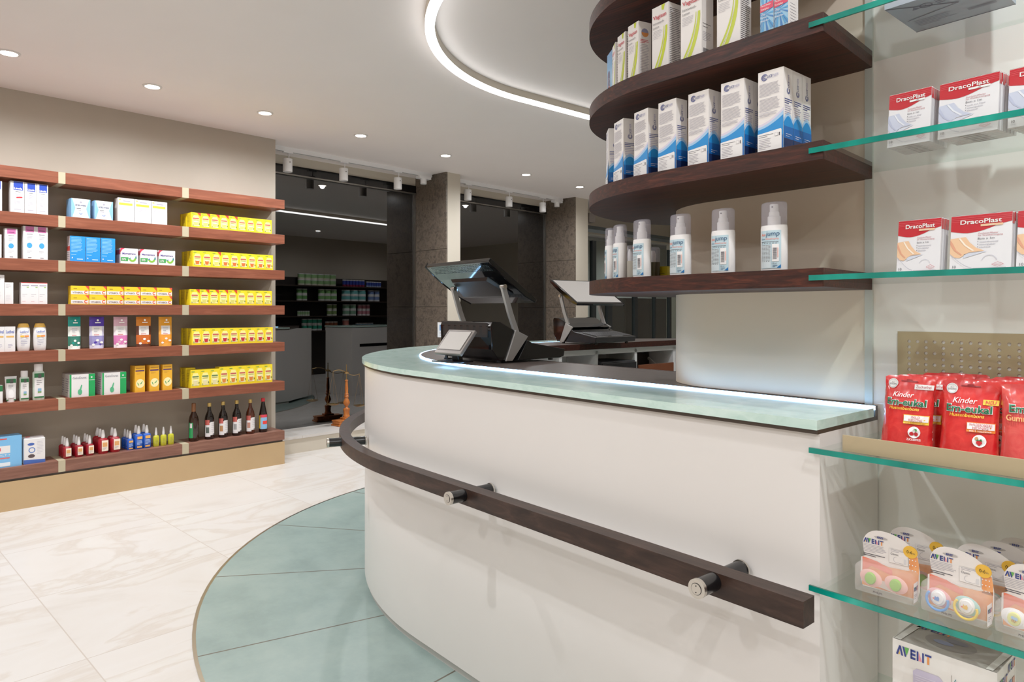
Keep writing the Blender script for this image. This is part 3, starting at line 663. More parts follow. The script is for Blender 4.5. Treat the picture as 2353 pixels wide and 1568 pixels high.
# ------------------------------------------------------------------ wooden shelves: cartons and spray bottles
INK = P('#2f3f86', .5); INKPALE = P('#a9a6c6', .5); M_CARD = P('#ece7e4', .42)
M_BLUEA = P('#0e86d2', .4); M_BLUEB = P('#0b5fae', .4); M_BLUEC = P('#11244f', .4); M_BLUEL = P('#9fc7ea', .45); M_LILAC = P('#d7d0e4', .45)
def make_licener():
    w, h, d = .054, .164, .036; b = MB().box(-w/2,w/2,0,d,0,h,M_CARD)
    fr = Fr((-w/2,0,0),(1,0,0),(0,0,1)); fs = Fr((w/2,0,0),(0,1,0),(0,0,1)); fl = Fr((-w/2,d,0),(0,-1,0),(0,0,1))
    def curve(a, b_, n=10): return [(w*i/n, a + (b_-a)*(i/n)**1.7) for i in range(n+1)]
    b.poly(fr, [(0,0)] + [(w,0)] + curve(.058,.084)[::-1], M_LILAC, 1)
    b.poly(fr, [(0,0)] + [(w,0)] + curve(.053,.078)[::-1], M_BLUEL, 2)
    b.poly(fr, [(0,0)] + [(w,0)] + curve(.048,.070)[::-1], M_BLUEA, 3)
    b.poly(fr, [(0,0),(w,0),(w,.030),(0,.034)], M_BLUEB, 4)
    b.poly(fr, [(.0,.0),(w-.003,.0),(w-.003,.041),(w-.005,.0435),(.0,.039)], M_WHITE, 5)
    b.lines(fr, .003,.036,.033,2,.0035,.0008,M_TINYDK,6); b.lines(fr,.003,.028,.026,7,.0032,.0008,M_TINY,6)
    b.rect(fr,.037,.030,.0435,.037,M_TINY,6); b.rect(fr,.0375,.0305,.0432,.0365,M_WHITE,7); b.rect(fr,.0455,.030,.0475,.0365,M_TINYDK,6)
    for r0, r1 in ((.0055,.0068),(.0036,.0048),(.0012,.0024)): b.ringd(fr, .014,.1515,r0,r1,INK,2,30,330)
    b.text(fr,'LICE',.0195,.1495,.0052,INK,2,w=.0118,bold=.012,shear=.2); b.text(fr,'NER',.0318,.1495,.0052,INKPALE,2,w=.0118,shear=.2)
    b.rect(fr,.0225,.1477,.042,.1480,INKPALE,2)
    for y, n in ((.1385,11),(.1085,11),(.0795,0)): b.lines(fr,.003,y,.046,n,.0024,.0007,M_TINY,2)
    b.lines(fr,.003,.0805,.040,4,.0024,.0007,M_TINY,4)
    # narrow side
    b.poly(fs, [(0,0),(d,0)] + [(d*(1-i/12), .062 + .014*sin(pi*i/12)) for i in range(13)], M_BLUEL, 1)
    b.poly(fs, [(0,0),(d,0)] + [(d*(1-i/12), .055 + .014*sin(pi*i/12)) for i in range(13)], M_BLUEA, 2)
    b.rect(fs, 0,0,d,.048,M_BLUEB,3); b.rect(fs,0,0,d,.024,M_BLUEC,4)
    b.lines(fs,.006,.033,.024,2,.004,.0008,M_WHITE,5)
    for r0, r1 in ((.0048,.006),(.0028,.004)): b.ringd(fs,d/2,.119,r0,r1,INK,2,110,420)
    b.text(fs,'LICE',d/2+.003,.125,.0052,INK,2,w=.013,rot=90,bold=.012,shear=.2); b.text(fs,'NER',d/2+.003,.139,.0052,INKPALE,2,w=.012,rot=90,shear=.2)
    b.lines(fs,.003,.103,.030,3,.004,.0014,INK,2); b.lines(fs,.004,.090,.026,5,.0042,.0012,INKPALE,2)
    b.rect(fl,0,0,d,.05,M_BLUEB,1)
    b.poly(Fr((-w/2,0,h),(1,0,0),(0,1,0)), [(.001,.001),(w-.001,.001),(w-.001,d-.001),(.001,d-.001)], P('#e2ddd8',.5), 1)
    return b.build('lotion_carton', None, bevel=0)
def place(o, f, g, z, rz): p = W(f, g); o.location = (p.x, p.y, z); o.rotation_euler = (0,0,GA+rz)
lc = make_licener(); first = True
s_ = 3.485
# front right top corner of each carton in the photo frame, turned with the shelf edge
spec = [(1605,530,0),(1290,622,0),(1005,710,-3),(745,783,-6),(520,862,-14),(322,946,-24),(203,1028,-42)]
zl = WS[2]
for i, (vx_, vy_, yaw) in enumerate(spec):
    p = on_z(1340+vx_/s_, vy_/s_, zl+.164); f, g = fg(p); a = radians(yaw); w = .054
    nb = {0:3, 1:2, 2:2}.get(i, 1)
    for k in range(nb):
        o = lc if first else copy_tree(lc); first = False
        c = Vector((p.x, p.y)); ux = Vector((cos(GA+a), sin(GA+a))); uy = Vector((-ux.y, ux.x))
        c = c - ux*(w/2) + uy*(k*.0375); o.location = (c.x, c.y, zl); o.rotation_euler = (0,0,GA+a)
        lab = 'white and blue carton %s from the right in the front row on its walnut shelf' % ORD[i] if k == 0 else \
              'white and blue carton %s %s from the right' % ('directly behind the front one' if k == 1 else 'rearmost of three behind the front one', ORD[i])
        tag(o, lab, 'carton', 'white and blue cartons on the walnut shelf')
# cartons with lime stripes
RED = P('#c8283c', .5); LIME = P('#c3d10f', .45); LIME2 = P('#dce47a', .45); INKG = P('#6f6a70', .6)
def make_vag(w, d, h, kind):
    b = MB().box(-w/2,w/2,0,d,0,h,M_CARD); fr = Fr((-w/2,0,0),(1,0,0),(0,0,1)); fs = Fr((w/2,0,0),(0,1,0),(0,0,1))
    def swish(x0, x1, wd0, wd1, m, k):
        n = 12; L, R = [], []
        for i in range(n+1):
            t = i/n; x = x0 + (x1-x0)*(1-(1-t)**1.9); y = .0 + .105*(h/.156)*t
            L.append((max(0,x - (wd0 + (wd1-wd0)*t)/2), y)); R.append((min(w, x + (wd0+(wd1-wd0)*t)/2), y))
        b.poly(fr, L + R[::-1], m, k)
    swish(w*.22, w*.88, w*.34, w*.11, LIME, 1); swish(w*.20, w*.80, w*.035, w*.012, M_CARD, 2); swish(w*.10, w*.82, w*.03, w*.012, M_CARD, 2)
    swish(w*.02, w*.74, w*.10, w*.03, LIME, 1)
    b.poly(fr, [(w*.58,h-.0005),(w*.80,h-.0005),(w*.72,h-.014),(w*.60,h-.012)], LIME, 1)
    b.text(fr,'Vagisan', w*.08, h*.815, h*.060, RED, 3, w=w*.80, bold=.01)
    b.text(fr,'Intimwasch-', w*.08, h*.735, h*.036, INKG, 3, w=w*.68); b.text(fr,'Lotion', w*.08, h*.675, h*.036, INKG, 3, w=w*.36)
    b.lines(fr, w*.08, h*.64, w*.55, 6, h*.022, .0006, M_TINY, 3)
    if kind == 0: b.lines(fs,.004,h-.012,d-.009,34,.0042,.0013,M_TINYDK,1)
    elif kind == 1:
        b.lines(fs,.004,h*.50,d-.010,2,.007,.0012,M_TINYDK,1); b.lines(fs,.004,h*.38,d-.012,6,.0035,.0008,M_TINY,1); b.bars(fs,.006,.010,d-.014,.014,M_TINYDK,1,18)
    else:
        b.disc(fs,d/2,h-.026,.0105,P('#8d8fae',.4),1); b.poly(fs,[(d/2+.0105*cos(radians(a)),h-.026+.0105*sin(radians(a))) for a in range(180,361,15)],P('#d98a4a',.4),2)
        b.lines(fs,.005,h-.043,d-.012,3,.0035,.0014,RED,1); b.lines(fs,.005,h-.055,d-.012,22,.0038,.0010,M_TINY,1)
    return b.build('lotion_carton')
zv = WS[1]
def wsx(v): return 1340 + v/s_
vs = []
for (l, r, kind, gg) in ((1073,1253,0,1.275),(780,952,1,1.275)):
    f0_, _ = on_g(wsx(l),300,gg); f1_, _ = on_g(wsx(r),300,gg); vs.append(((f0_+f1_)/2, gg, 0, kind, .156))
spv = [(683,10,-6,0),(443,165,-14,2),(338,250,-22,0),(258,335,-38,0)]
VL = ['rightmost of the white cartons with lime stripes', 'second from the right of the white cartons with lime stripes, barcode on its side', 'third from the right of the white cartons with lime stripes, text covered side', 'lime striped white carton with a small round sunset picture on its side', 'fifth from the right of the white cartons with lime stripes, beside the sunset one', 'leftmost of the white cartons with lime stripes, next to the narrow blue carton']
protos = {}
def vag(kind, size):
    k = (kind, size)
    if k not in protos: protos[k] = make_vag(*size, kind); return protos[k]
    return copy_tree(protos[k])
i = 0
for f, g, rz, kind, h in vs:
    o = vag(kind, (.054,.044,.156)); place(o, f, g, zv, rz); tag(o, VL[i], 'carton', 'white cartons with lime stripes'); i += 1
for (vx_, vy_, yaw, kind) in spv:
    size = (.051,.045,.156) if i == 2 else (.042,.038,.148)
    p = on_z(wsx(vx_), vy_/s_, zv + size[2]); a = radians(yaw); ux = Vector((cos(GA+a), sin(GA+a)))
    o = vag(kind, size); o.location = (p.x - ux.x*size[0]/2, p.y - ux.y*size[0]/2, zv); o.rotation_euler = (0,0,GA+a)
    tag(o, VL[i], 'carton', 'white cartons with lime stripes'); i += 1
# narrow blue test carton at the far left of that shelf
p = on_z(wsx(232), 383/s_, zv+.15); a = radians(-33); ux = Vector((cos(GA+a), sin(GA+a)))
w, h = .05, .146
b = MB().box(-w/2,w/2,0,.02,0,h,vgrad('blue_white_carton', [(0,'#2f94cf'),(.5,'#8fb9d8'),(.75,'#3f8fc6'),(1,'#2a7ab6')], 0, h, .4)); fr = Fr((-w/2,0,0),(1,0,0),(0,0,1))
b.poly(fr,[(w*.35+.011*cos(radians(t)), .072+.016+.011*sin(radians(t))) for t in range(0,181,15)]+[(w*.35-.011,.02),(w*.35+.011,.02)],P('#2b2463',.4),1)
b.poly(fr,[(w*.30,.003),(w*.62,.003),(w*.62,.052),(w*.45,.058),(w*.30,.045)],P('#d2533a',.4),2); b.text(fr,'Ultra Early',w*.53,.026,.0075,M_WHITE,3,rot=90,w=.052)
o = b.build('test_carton', None, (p.x-ux.x*w/2, p.y-ux.y*w/2, zv), GA+a); tag(o, 'narrow blue test carton at the far left of the lime striped cartons', 'carton')
# two white and blue cartons at the right
PINK = P('#e23a5e', .45)
def make_fem():
    w, d, h = .0285, .04, .125; b = MB().box(-w/2,w/2,0,d,0,h,M_CARD); fr = Fr((-w/2,0,0),(1,0,0),(0,0,1)); fs = Fr((w/2,0,0),(0,1,0),(0,0,1))
    b.rect(fr,0,.004,w,h-.002,P('#8fc4e6',.4),1)
    for i in range(22):
        a = 2*pi*i/22; r_ = .034 + .008*(i % 3); c = (w*.35,.045)
        q = [c, (c[0]+r_*cos(a-.06), c[1]+r_*sin(a-.06)), (c[0]+r_*cos(a+.06), c[1]+r_*sin(a+.06))]
        b.poly(fr, [(min(w,max(0,x)), min(h,max(0.002,y))) for x, y in q], P('#1a72c0',.4) if i % 2 else P('#3d9bd8',.4), 2)
    b.poly(fr,[(0,.050),(w,.054),(w,.068),(0,.064)],PINK,3)
    b.text(fr,'Feuchte-',.002,.0600,.0042,M_WHITE,5,w=.022); b.text(fr,'Komplex',.002,.0530,.0042,M_WHITE,5,w=.017)
    for j, t in enumerate(('pflegt','schützt','befeuchtet')): b.text(fr,t,.002,.043-j*.0065,.0035,M_WHITE,5,w=.010+.004*j)
    b.text(fr,'hydro',.003,.088,.010,P('#1d3f86',.4),4,w=.023)
    b.lines(fs,.008,.055,.024,7,.006,.0007,M_TINY,1); b.lines(fs,.008,.016,.026,3,.003,.0008,M_TINYDK,1)
    return b.build('gel_carton')
g0_ = make_fem()
for k, (l, r) in enumerate(((1415,1530),(1533,1640))):
    f0_, _ = on_g(wsx(l),230,1.275); f1_, _ = on_g(wsx(r),230,1.275)
    o = g0_ if k == 0 else copy_tree(g0_); place(o, (f0_+f1_)/2, 1.275, zv, 0)
    tag(o, '%s of the two slim white cartons with a blue starburst and pink stripe' % ('left', 'right')[k], 'carton', 'slim blue starburst cartons')
# white spray bottles
M_LBL = P('#b9d3de', .45); ORG = P('#f0795c', .5); M_NAVY = P('#1c4c78', .5)
def make_spray():
    r = empty('spray_bottle'); hx, hy = .027, .0165
    def pr(z, k=1): return (hx*k, z)
    MB().lathe([(hx*.93,0),(hx,.004),(hx,.088),(hx*.97,.092),(hx*.96,.094)], M_WHITE, 40, 1, hy/hx).build('bottle', r)
    MB().lathe([(.0125,.0935),(.0125,.112),(.0105,.113),(.010,.121),(.0085,.122),(.0085,.136),(.0075,.1372)], M_WHITE, 24).build('pump', r)
    MB().lathe([(hx*.965,.0935),(hx*.965,.134),(hx*.93,.139),(hx*.80,.141),(.0001,.1413)], M_CAP, 40, 1, hy/hx).build('clear_cap', r)
    lb = MB()
    def bend(b):   # wrap the flat label around the bottle front
        for i, (x, y, z) in enumerate(b.v):
            dy = -y; yy = -hy*sqrt(max(0,1-(x/hx)**2)) - .0003 - dy; b.v[i] = (x, yy, z)
    fr = Fr((-.0215,0,.006),(1,0,0),(0,0,1)); w, h = .041, .077
    for i in range(10): lb.rect(fr, w*i/10, 0, w*(i+1)/10, h, M_LBL, 1)
    for i in range(6): lb.rect(fr, .001+i*.0035, .001, .0045+i*.0035, .048, P('#d3e0e6',.45), 2)
    lb.text(fr,'Anti',.001,.066,.0055,ORG,3,w=.0095,bold=.01); lb.text(fr,'jump',.0112,.0658,.0098,M_NAVY,3,w=.0275,shear=.12)
    lb.text(fr,'Läuse-',.001,.0585,.0036,M_NAVY,3,w=.009); lb.text(fr,'Abwehrspray',.0105,.0585,.0036,ORG,3,w=.027)
    for q in range(6): lb.lines(fr,.001+q*.006,.0545,.0058,2,.003,.0009,M_TINYDK,3)
    for q in range(4): lb.lines(fr,.001+q*.0052,.0475,.0050,13,.0027,.0008,M_TINYDK,3)
    for i in range(3): lb.rect(fr,.0245+i*.0043,.014,.0245+(i+1)*.0043,.049,M_WHITE,3)
    lb.bars(fr,.0265,.019,.0075,.026,M_TINYDK,5,20,False); lb.rect(fr,.0355,.022,.0362,.042,ORG,5)
    lb.text(fr,'100 ml',.0245,.0085,.0030,M_TINYDK,4,w=.009); lb.lines(fr,.026,.0065,.009,2,.0028,.001,M_NAVY,4)
    lb.poly(fr,[(.0335,.001),(.041,.001),(.041,.008),(.0385,.0055)],P('#0f6ab0',.4),4)
    bend(lb); lb.build('label', r)
    nz = MB().lathe([(.0017,0),(.0017,.0008)], P('#6f6a72',.5), 12).build('nozzle', r, (0,-.0087,.131), rot=(pi/2,0,0))
    return r
sp = make_spray(); first = True; s2 = 3.136; zs_ = WS[3]
SPY = [(1280,1460,6),(922,1083,3),(625,765,0),(362,472,-10),(218,300,-30),(172,218,-48)]
for i, (l, r, yaw) in enumerate(SPY):
    g = (1.292,1.292,1.292,1.30,1.335,1.372)[i]
    f0_, _ = on_g(1340+l/s2, 600, g+.010); f1_, _ = on_g(1340+r/s2, 600, g+.010); o = sp if first else copy_tree(sp); first = False
    place(o, (f0_+f1_)/2, g+.014, zs_, radians(yaw))
    tag(o, 'white spray bottle with clear cap, %s from the right on the lowest walnut shelf' % ORD[i], 'bottle', 'white spray bottles on the walnut shelf')
# glimpsed at the back of the round shelf end
M_OLIVE = P('#3b3412', .3); M_YEL = P('#d8c90f', .4)
def back_spot(px, lim, g=1.98):
    while hypot(on_g(px, 600, g)[0] - 1.0, g - 1.665) > lim: g -= .005
    return on_g(px, 600, g)[0], g
for (px, lab, m) in ((1450, 'clear capped beige bottle at the back, left of the third spray bottle from the left', P('#b8b1a4',.4)), (1500, 'clear capped bottle with a dark olive label behind the third spray bottle from the left', M_OLIVE)):
    f_, g = back_spot(px, .385); r = empty('capped_bottle'); tag(r, lab, 'bottle')
    MB().lathe([(.024,0),(.026,.003),(.026,.075)], m, 30, 1, .62).build('bottle', r); MB().lathe([(.0255,.075),(.0255,.118),(.020,.123),(.0001,.1235)], M_CAP, 30, 1, .62).lathe([(.010,.075),(.010,.10),(.007,.112)], M_WHITE, 16).build('cap', r)
    place(r, f_, g, zs_, radians(180))
f_, g = back_spot(1537, .375)
b = MB().box(-.015,.015,0,.03,0,.062,M_YEL); b.lines(Fr((-.015,0,0),(1,0,0),(0,0,1)),.005,.04,.018,5,.006,.002,P('#8a7f20',.5))
o = b.build('yellow_carton'); place(o, f_, g-.03, zs_, radians(10)); tag(o, 'small yellow carton half hidden behind the third spray bottle from the right', 'carton')

# ------------------------------------------------------------------ plaster packs on the glass shelves
M_PRED = P('#c2202c', .18, 0, .6); M_PACK = P('#e9e5ea', .25); M_SKIN = P('#eebf97', .5); M_SKIN2 = P('#e09a7c', .5); M_PALE = P('#cfd2e2', .4)
def make_plaster(w, h, kind, size):
    """thin card pack that leans back, front at y=0"""
    d = .011; b = MB(); lean = .012
    def Y(z): return lean*z/h
    prof = [(0,0),(w,0),(w,h),(0,h)]
    b.add([(x-w/2, Y(z), z) for x, z in prof] + [(x-w/2, Y(z)+d, z) for x, z in prof], [(0,1,2,3),(4,7,6,5),(0,4,5,1),(1,5,6,2),(2,6,7,3),(3,7,4,0)], M_PACK)
    fr = Fr((-w/2,0,0),(1,0,0),(0,lean,h)); rnd = .004
    low = [(w*t, h*(.73 - .05*sin(pi*min(1,t*1.25)) + .17*max(0,t-.25)**1.3)) for t in [i/14 for i in range(15)]]
    b.poly(fr, low + [(w,h),(0,h)], M_PRED, 1)
    for k in range(3): b.rect(fr, 0,h-.004-k*.003,w,h-.0046-k*.003,P('#e0525c',.2),2)
    b.text(fr,'DracoPlast', w*.52 if w < .08 else w*.50, h*.845, h*.075, M_WHITE, 3, 'c', w*.68, bold=.014)
    bc = M_WHITE if kind == 'soft' else M_SKIN
    b.poly(fr,[(w*.50,h*.79),(w*.86,h*.79),(w*.86,h*.825),(w*.50,h*.825)],bc,3); b.text(fr,kind,w*.68,h*.797,h*.022,M_TINYDK if kind=='soft' else M_WHITE,4,'c')
    b.text(fr,'Zuschnitt-Pflaster',w*.46,h*.655,h*.026,P('#b04a55',.5),2,w=w*.33); b.text(fr,'zur Wundversorgung',w*.46,h*.62,h*.026,P('#b04a55',.5),2,w=w*.40)
    b.text(fr,size+' x 1m',w*.46,h*.56,h*.036,M_TINYDK,2,w=w*.27)
    for j, t in enumerate(('sanft zur Haut','atmungsaktiv','elastisch') if kind=='soft' else ('wasserabweisend','atmungsaktiv','elastisch')):
        b.disc(fr,w*.465,h*(.515-.045*j)+.001,.0007,M_TINYDK,2,seg=8); b.text(fr,t,w*.49,h*(.505-.045*j),h*.026,M_TINY,2,w=w*(.30,.26,.18)[j])
    m1, m2 = (M_SKIN, M_SKIN2) if kind != 'soft' else (P('#c4c8de',.4), P('#b3b8d3',.4))
    b.poly(fr,[(0,h*.60),(w*.26,h*.62),(w*.33,h*.52),(w*.44,h*.42),(w*.58,h*.36),(w*.32,h*.345),(w*.17,h*.255),(w*.06,h*.27),(0,h*.34)],m1,2)
    b.poly(fr,[(w*.0,h*.50),(w*.08,h*.38),(w*.19,h*.30),(w*.21,h*.31),(w*.11,h*.39),(w*.03,h*.54),(0,h*.58)],m2,3)
    b.poly(fr,[(w*.14,h*.60),(w*.17,h*.605),(w*.27,h*.48),(w*.42,h*.37),(w*.38,h*.365),(w*.24,h*.47)],P('#fbe9d6',.5) if kind!='soft' else P('#e6e7f2',.4),3)
    b.poly(fr,[(w*.24,h*.32),(w*.62,h*.355),(w*.60,h*.345),(w*.23,h*.245)],M_PALE,2)
    for t in range(10):
        x0, x1 = w*.03+w*.035*t, w*.03+w*.035*(t+1); f = lambda x: h*(.30 - .24*sin(min(1,(x-w*.03)/(w*.40))*pi/2))
        b.poly(fr,[(x0,f(x0)),(x1,f(x1)),(x1,f(x1)+.0012),(x0,f(x0)+.0012)],P('#b9b6c2',.4),4)
    b.rect(fr,w*.40,h*.060,w*.93,h*.068,P('#b9b6c2',.4),4); b.ringd(fr,w*.66,h*.175,w*.115,w*.125,P('#c3c0cc',.4),2,10,170,14)
    b.text(fr,'10',w*.055,h*.075,h*.048,M_TINYDK,3); b.text(fr,'Stück',w*.05,h*.035,h*.022,M_TINY,3)
    x, y = w*.80, h*.115
    for q0, q1 in (((-.095,0),(0,.04)),((0,.04),(.095,0)),((.095,0),(0,-.04)),((0,-.04),(-.095,0))):
        a0, a1 = (x+q0[0]*w, y+q0[1]*h), (x+q1[0]*w, y+q1[1]*h); b.poly(fr,[a0,a1,(a1[0],a1[1]+.0006),(a0[0],a0[1]+.0006)],P('#c25560',.5),5)
    b.text(fr,'DRACO',x,y-h*.010,h*.020,P('#c25560',.5),5,'c',w*.10)
    fs = Fr((w/2,0,0),(0,1,0),(0,lean,h)); b.rect(fs,.0005,h*.80,d-.0005,h-.001,M_PRED,1); b.rect(fs,d*.45,0.002,d*.55,h*.8,P('#b5b1ba',.5),1)
    fb = Fr((-w/2,d,0),(1,0,0),(0,-1,0))
    b.bars(fb,w*.35,d*.25,w*.40,d*.5,M_TINYDK,1,26); b.text(fb,'10',w*.10,d*.3,d*.4,P('#a06068',.5),1,w=w*.07); 
    ft = Fr((-w/2,lean,h),(1,0,0),(0,1,0)); b.rect(ft,0,0,w,d,M_PRED,1)
    return b.build('plaster_pack')
packs = {}
def plaster(k):
    if k not in packs: packs[k] = make_plaster(.0715 if k[1]=='6cm' else .0905, .100, k[0], k[1]); return packs[k]
    return copy_tree(packs[k])
zA, zB = 1.454, 1.217
for z, kind, cols in ((zA,'soft',((.485,'6cm',7,1.356),(.3925,'8cm',6,1.358),(.290,'8cm',5,1.362))), (zB,'classic',((.470,'6cm',3,1.358),(.3755,'8cm',3,1.362),(.279,'8cm',2,1.364)))):
    badge = 'white' if kind == 'soft' else 'beige'
    for ci, (fc, size, n, g) in enumerate(cols):
        for k in range(n):
            o = plaster((kind, size)); p = W(fc - .0016*k*(ci>0), g + k*.0128); o.location = (p.x, p.y, z); o.rotation_euler = (0,0,GA+radians(-2+random.uniform(-1,1)))
            col = ('left stack','middle stack','stack at right photo edge')[ci]
            lab = 'plaster pack with %s badge, %s, %s' % (badge, col, 'foremost' if k == 0 else ORD[k] + ' from the front')
            tag(o, lab, 'plaster pack', 'plaster packs with %s badge' % badge)
# grey carton on the top shelf, seen from below through the glass
p0, p1, p2 = on_z(2032.6,24,1.689), on_z(2111,74,1.689), on_z(2337,10,1.689)
b = MB(); w, d, h = .159, .152, .19; M_GB = P('#9aa6bb', .45); M_GBK = P('#46506a', .5)
b.box(0,w,0,d,0,h,M_GB); fb = Fr((0,d,0),(1,0,0),(0,-1,0))
b.rect(fb,.0,.001,w,.004,M_GBK,1); b.poly(fb,[(.0,d*.99),(.003,d),(w*.62,d*.60),(w*.60,d*.58)],M_GBK,2); b.poly(fb,[(w*.05,d*.45),(w*.06,d*.47),(w*.62,d*.60),(w*.61,d*.58)],M_GBK,2)
b.ringd(fb,w*.35,d*.78,.008,.0105,M_GBK,2,40,400,18); b.text(fb,'1',w*.345,d*.755,.010,M_GBK,2); b.poly(fb,[(w*.20,d*.74),(w*.28,d*.74),(w*.24,d*.83)],M_GBK,2); b.lines(fb,w*.45,d*.86,w*.14,3,.008,.003,M_GBK,2)
b.bars(fb,w*.62,d*.25,w*.30,.012,M_GBK,2,30); b.lines(fb,w*.10,d*.40,w*.4,5,.007,.002,P('#6c7890',.5),2)
ff = Fr((0,0,0),(1,0,0),(0,0,1)); b.rect(ff,.0,.0,w,h,P('#b7bdd0',.45),1); b.lines(ff,.01,.03,w*.6,3,.008,.002,M_GBK,2)
o = b.build('grey_carton', None, (p0.x, p0.y, 1.6895), GA); tag(o, 'large pale grey carton on the top glass shelf, seen from below', 'carton')

# ------------------------------------------------------------------ perforated metal tray with candy bags
zt = .895
tray = empty('perforated_tray', W(.3, 1.3, zt), GA)
tray.location = W(.56, 1.262, zt)
tag(tray, 'beige metal display tray with perforated back holding red candy bags', 'tray')
TL = 1.5
MB().box(0,TL,0,.2615,.0005,.002,M_BEIGEMETAL).build('base', tray)
MB().box(0,TL,-.0015,0,.0005,.030,M_BEIGEMETAL).build('front_lip', tray, bevel=.0005)
pb = bpy.data.meshes.new('perforated_back')
# back plate with real round holes
def holed_plate(x0, x1, z0, z1, holes, r, m):
    bm = bmesh.new(); xs = sorted(set([x0, x1] + [hx for hx, _ in holes]))
    mb = MB(); done = set(); cells = {}
    for hx, hz in holes: cells[(hx, hz)] = 1
    S = r*1.35; n = 12
    # squares around holes, ring faces inside
    for hx, hz in holes:
        sq = [(hx-S,hz-S),(hx,hz-S),(hx+S,hz-S),(hx+S,hz),(hx+S,hz+S),(hx,hz+S),(hx-S,hz+S),(hx-S,hz)]
        ci = [(hx + r*cos(radians(225+45*i)), hz + r*sin(radians(225+45*i))) for i in range(8)]
        vs = [(a,0,b) for a,b in sq] + [(a,0,b) for a,b in ci]
        mb.add(vs, [(i,(i+1)%8,8+(i+1)%8,8+i) for i in range(8)], m)
        vs2 = [(a,0,b) for a,b in ci] + [(a,.0015,b) for a,b in ci]; mb.add(vs2, [(i,8+i,8+(i+1)%8,(i+1)%8) for i in range(8)], m)
    rows = sorted(set(hz for _, hz in holes)); zc = z0
    for hz in rows:
        if hz - S > zc: mb.add([(x0,0,zc),(x1,0,zc),(x1,0,hz-S),(x0,0,hz-S)], [(0,1,2,3)], m)
        xc = x0
        for hx in sorted(h[0] for h in holes if h[1] == hz):
            mb.add([(xc,0,hz-S),(hx-S,0,hz-S),(hx-S,0,hz+S),(xc,0,hz+S)], [(0,1,2,3)], m); xc = hx+S
        mb.add([(xc,0,hz-S),(x1,0,hz-S),(x1,0,hz+S),(xc,0,hz+S)], [(0,1,2,3)], m); zc = hz+S
    mb.add([(x0,0,zc),(x1,0,zc),(x1,0,z1),(x0,0,z1)], [(0,1,2,3)], m); return mb
holes = []
for j in range(7):
    z = .193 - j*.0115
    for i in range(14 if j % 2 == 0 else 7): holes.append((.018 + i*.0155*(1 if j % 2 == 0 else 2), z))
hp = holed_plate(-.004, TL, .002, .213, holes, .0034, M_BEIGEMETAL).build('perforated_back', tray, (0, .2605, 0))
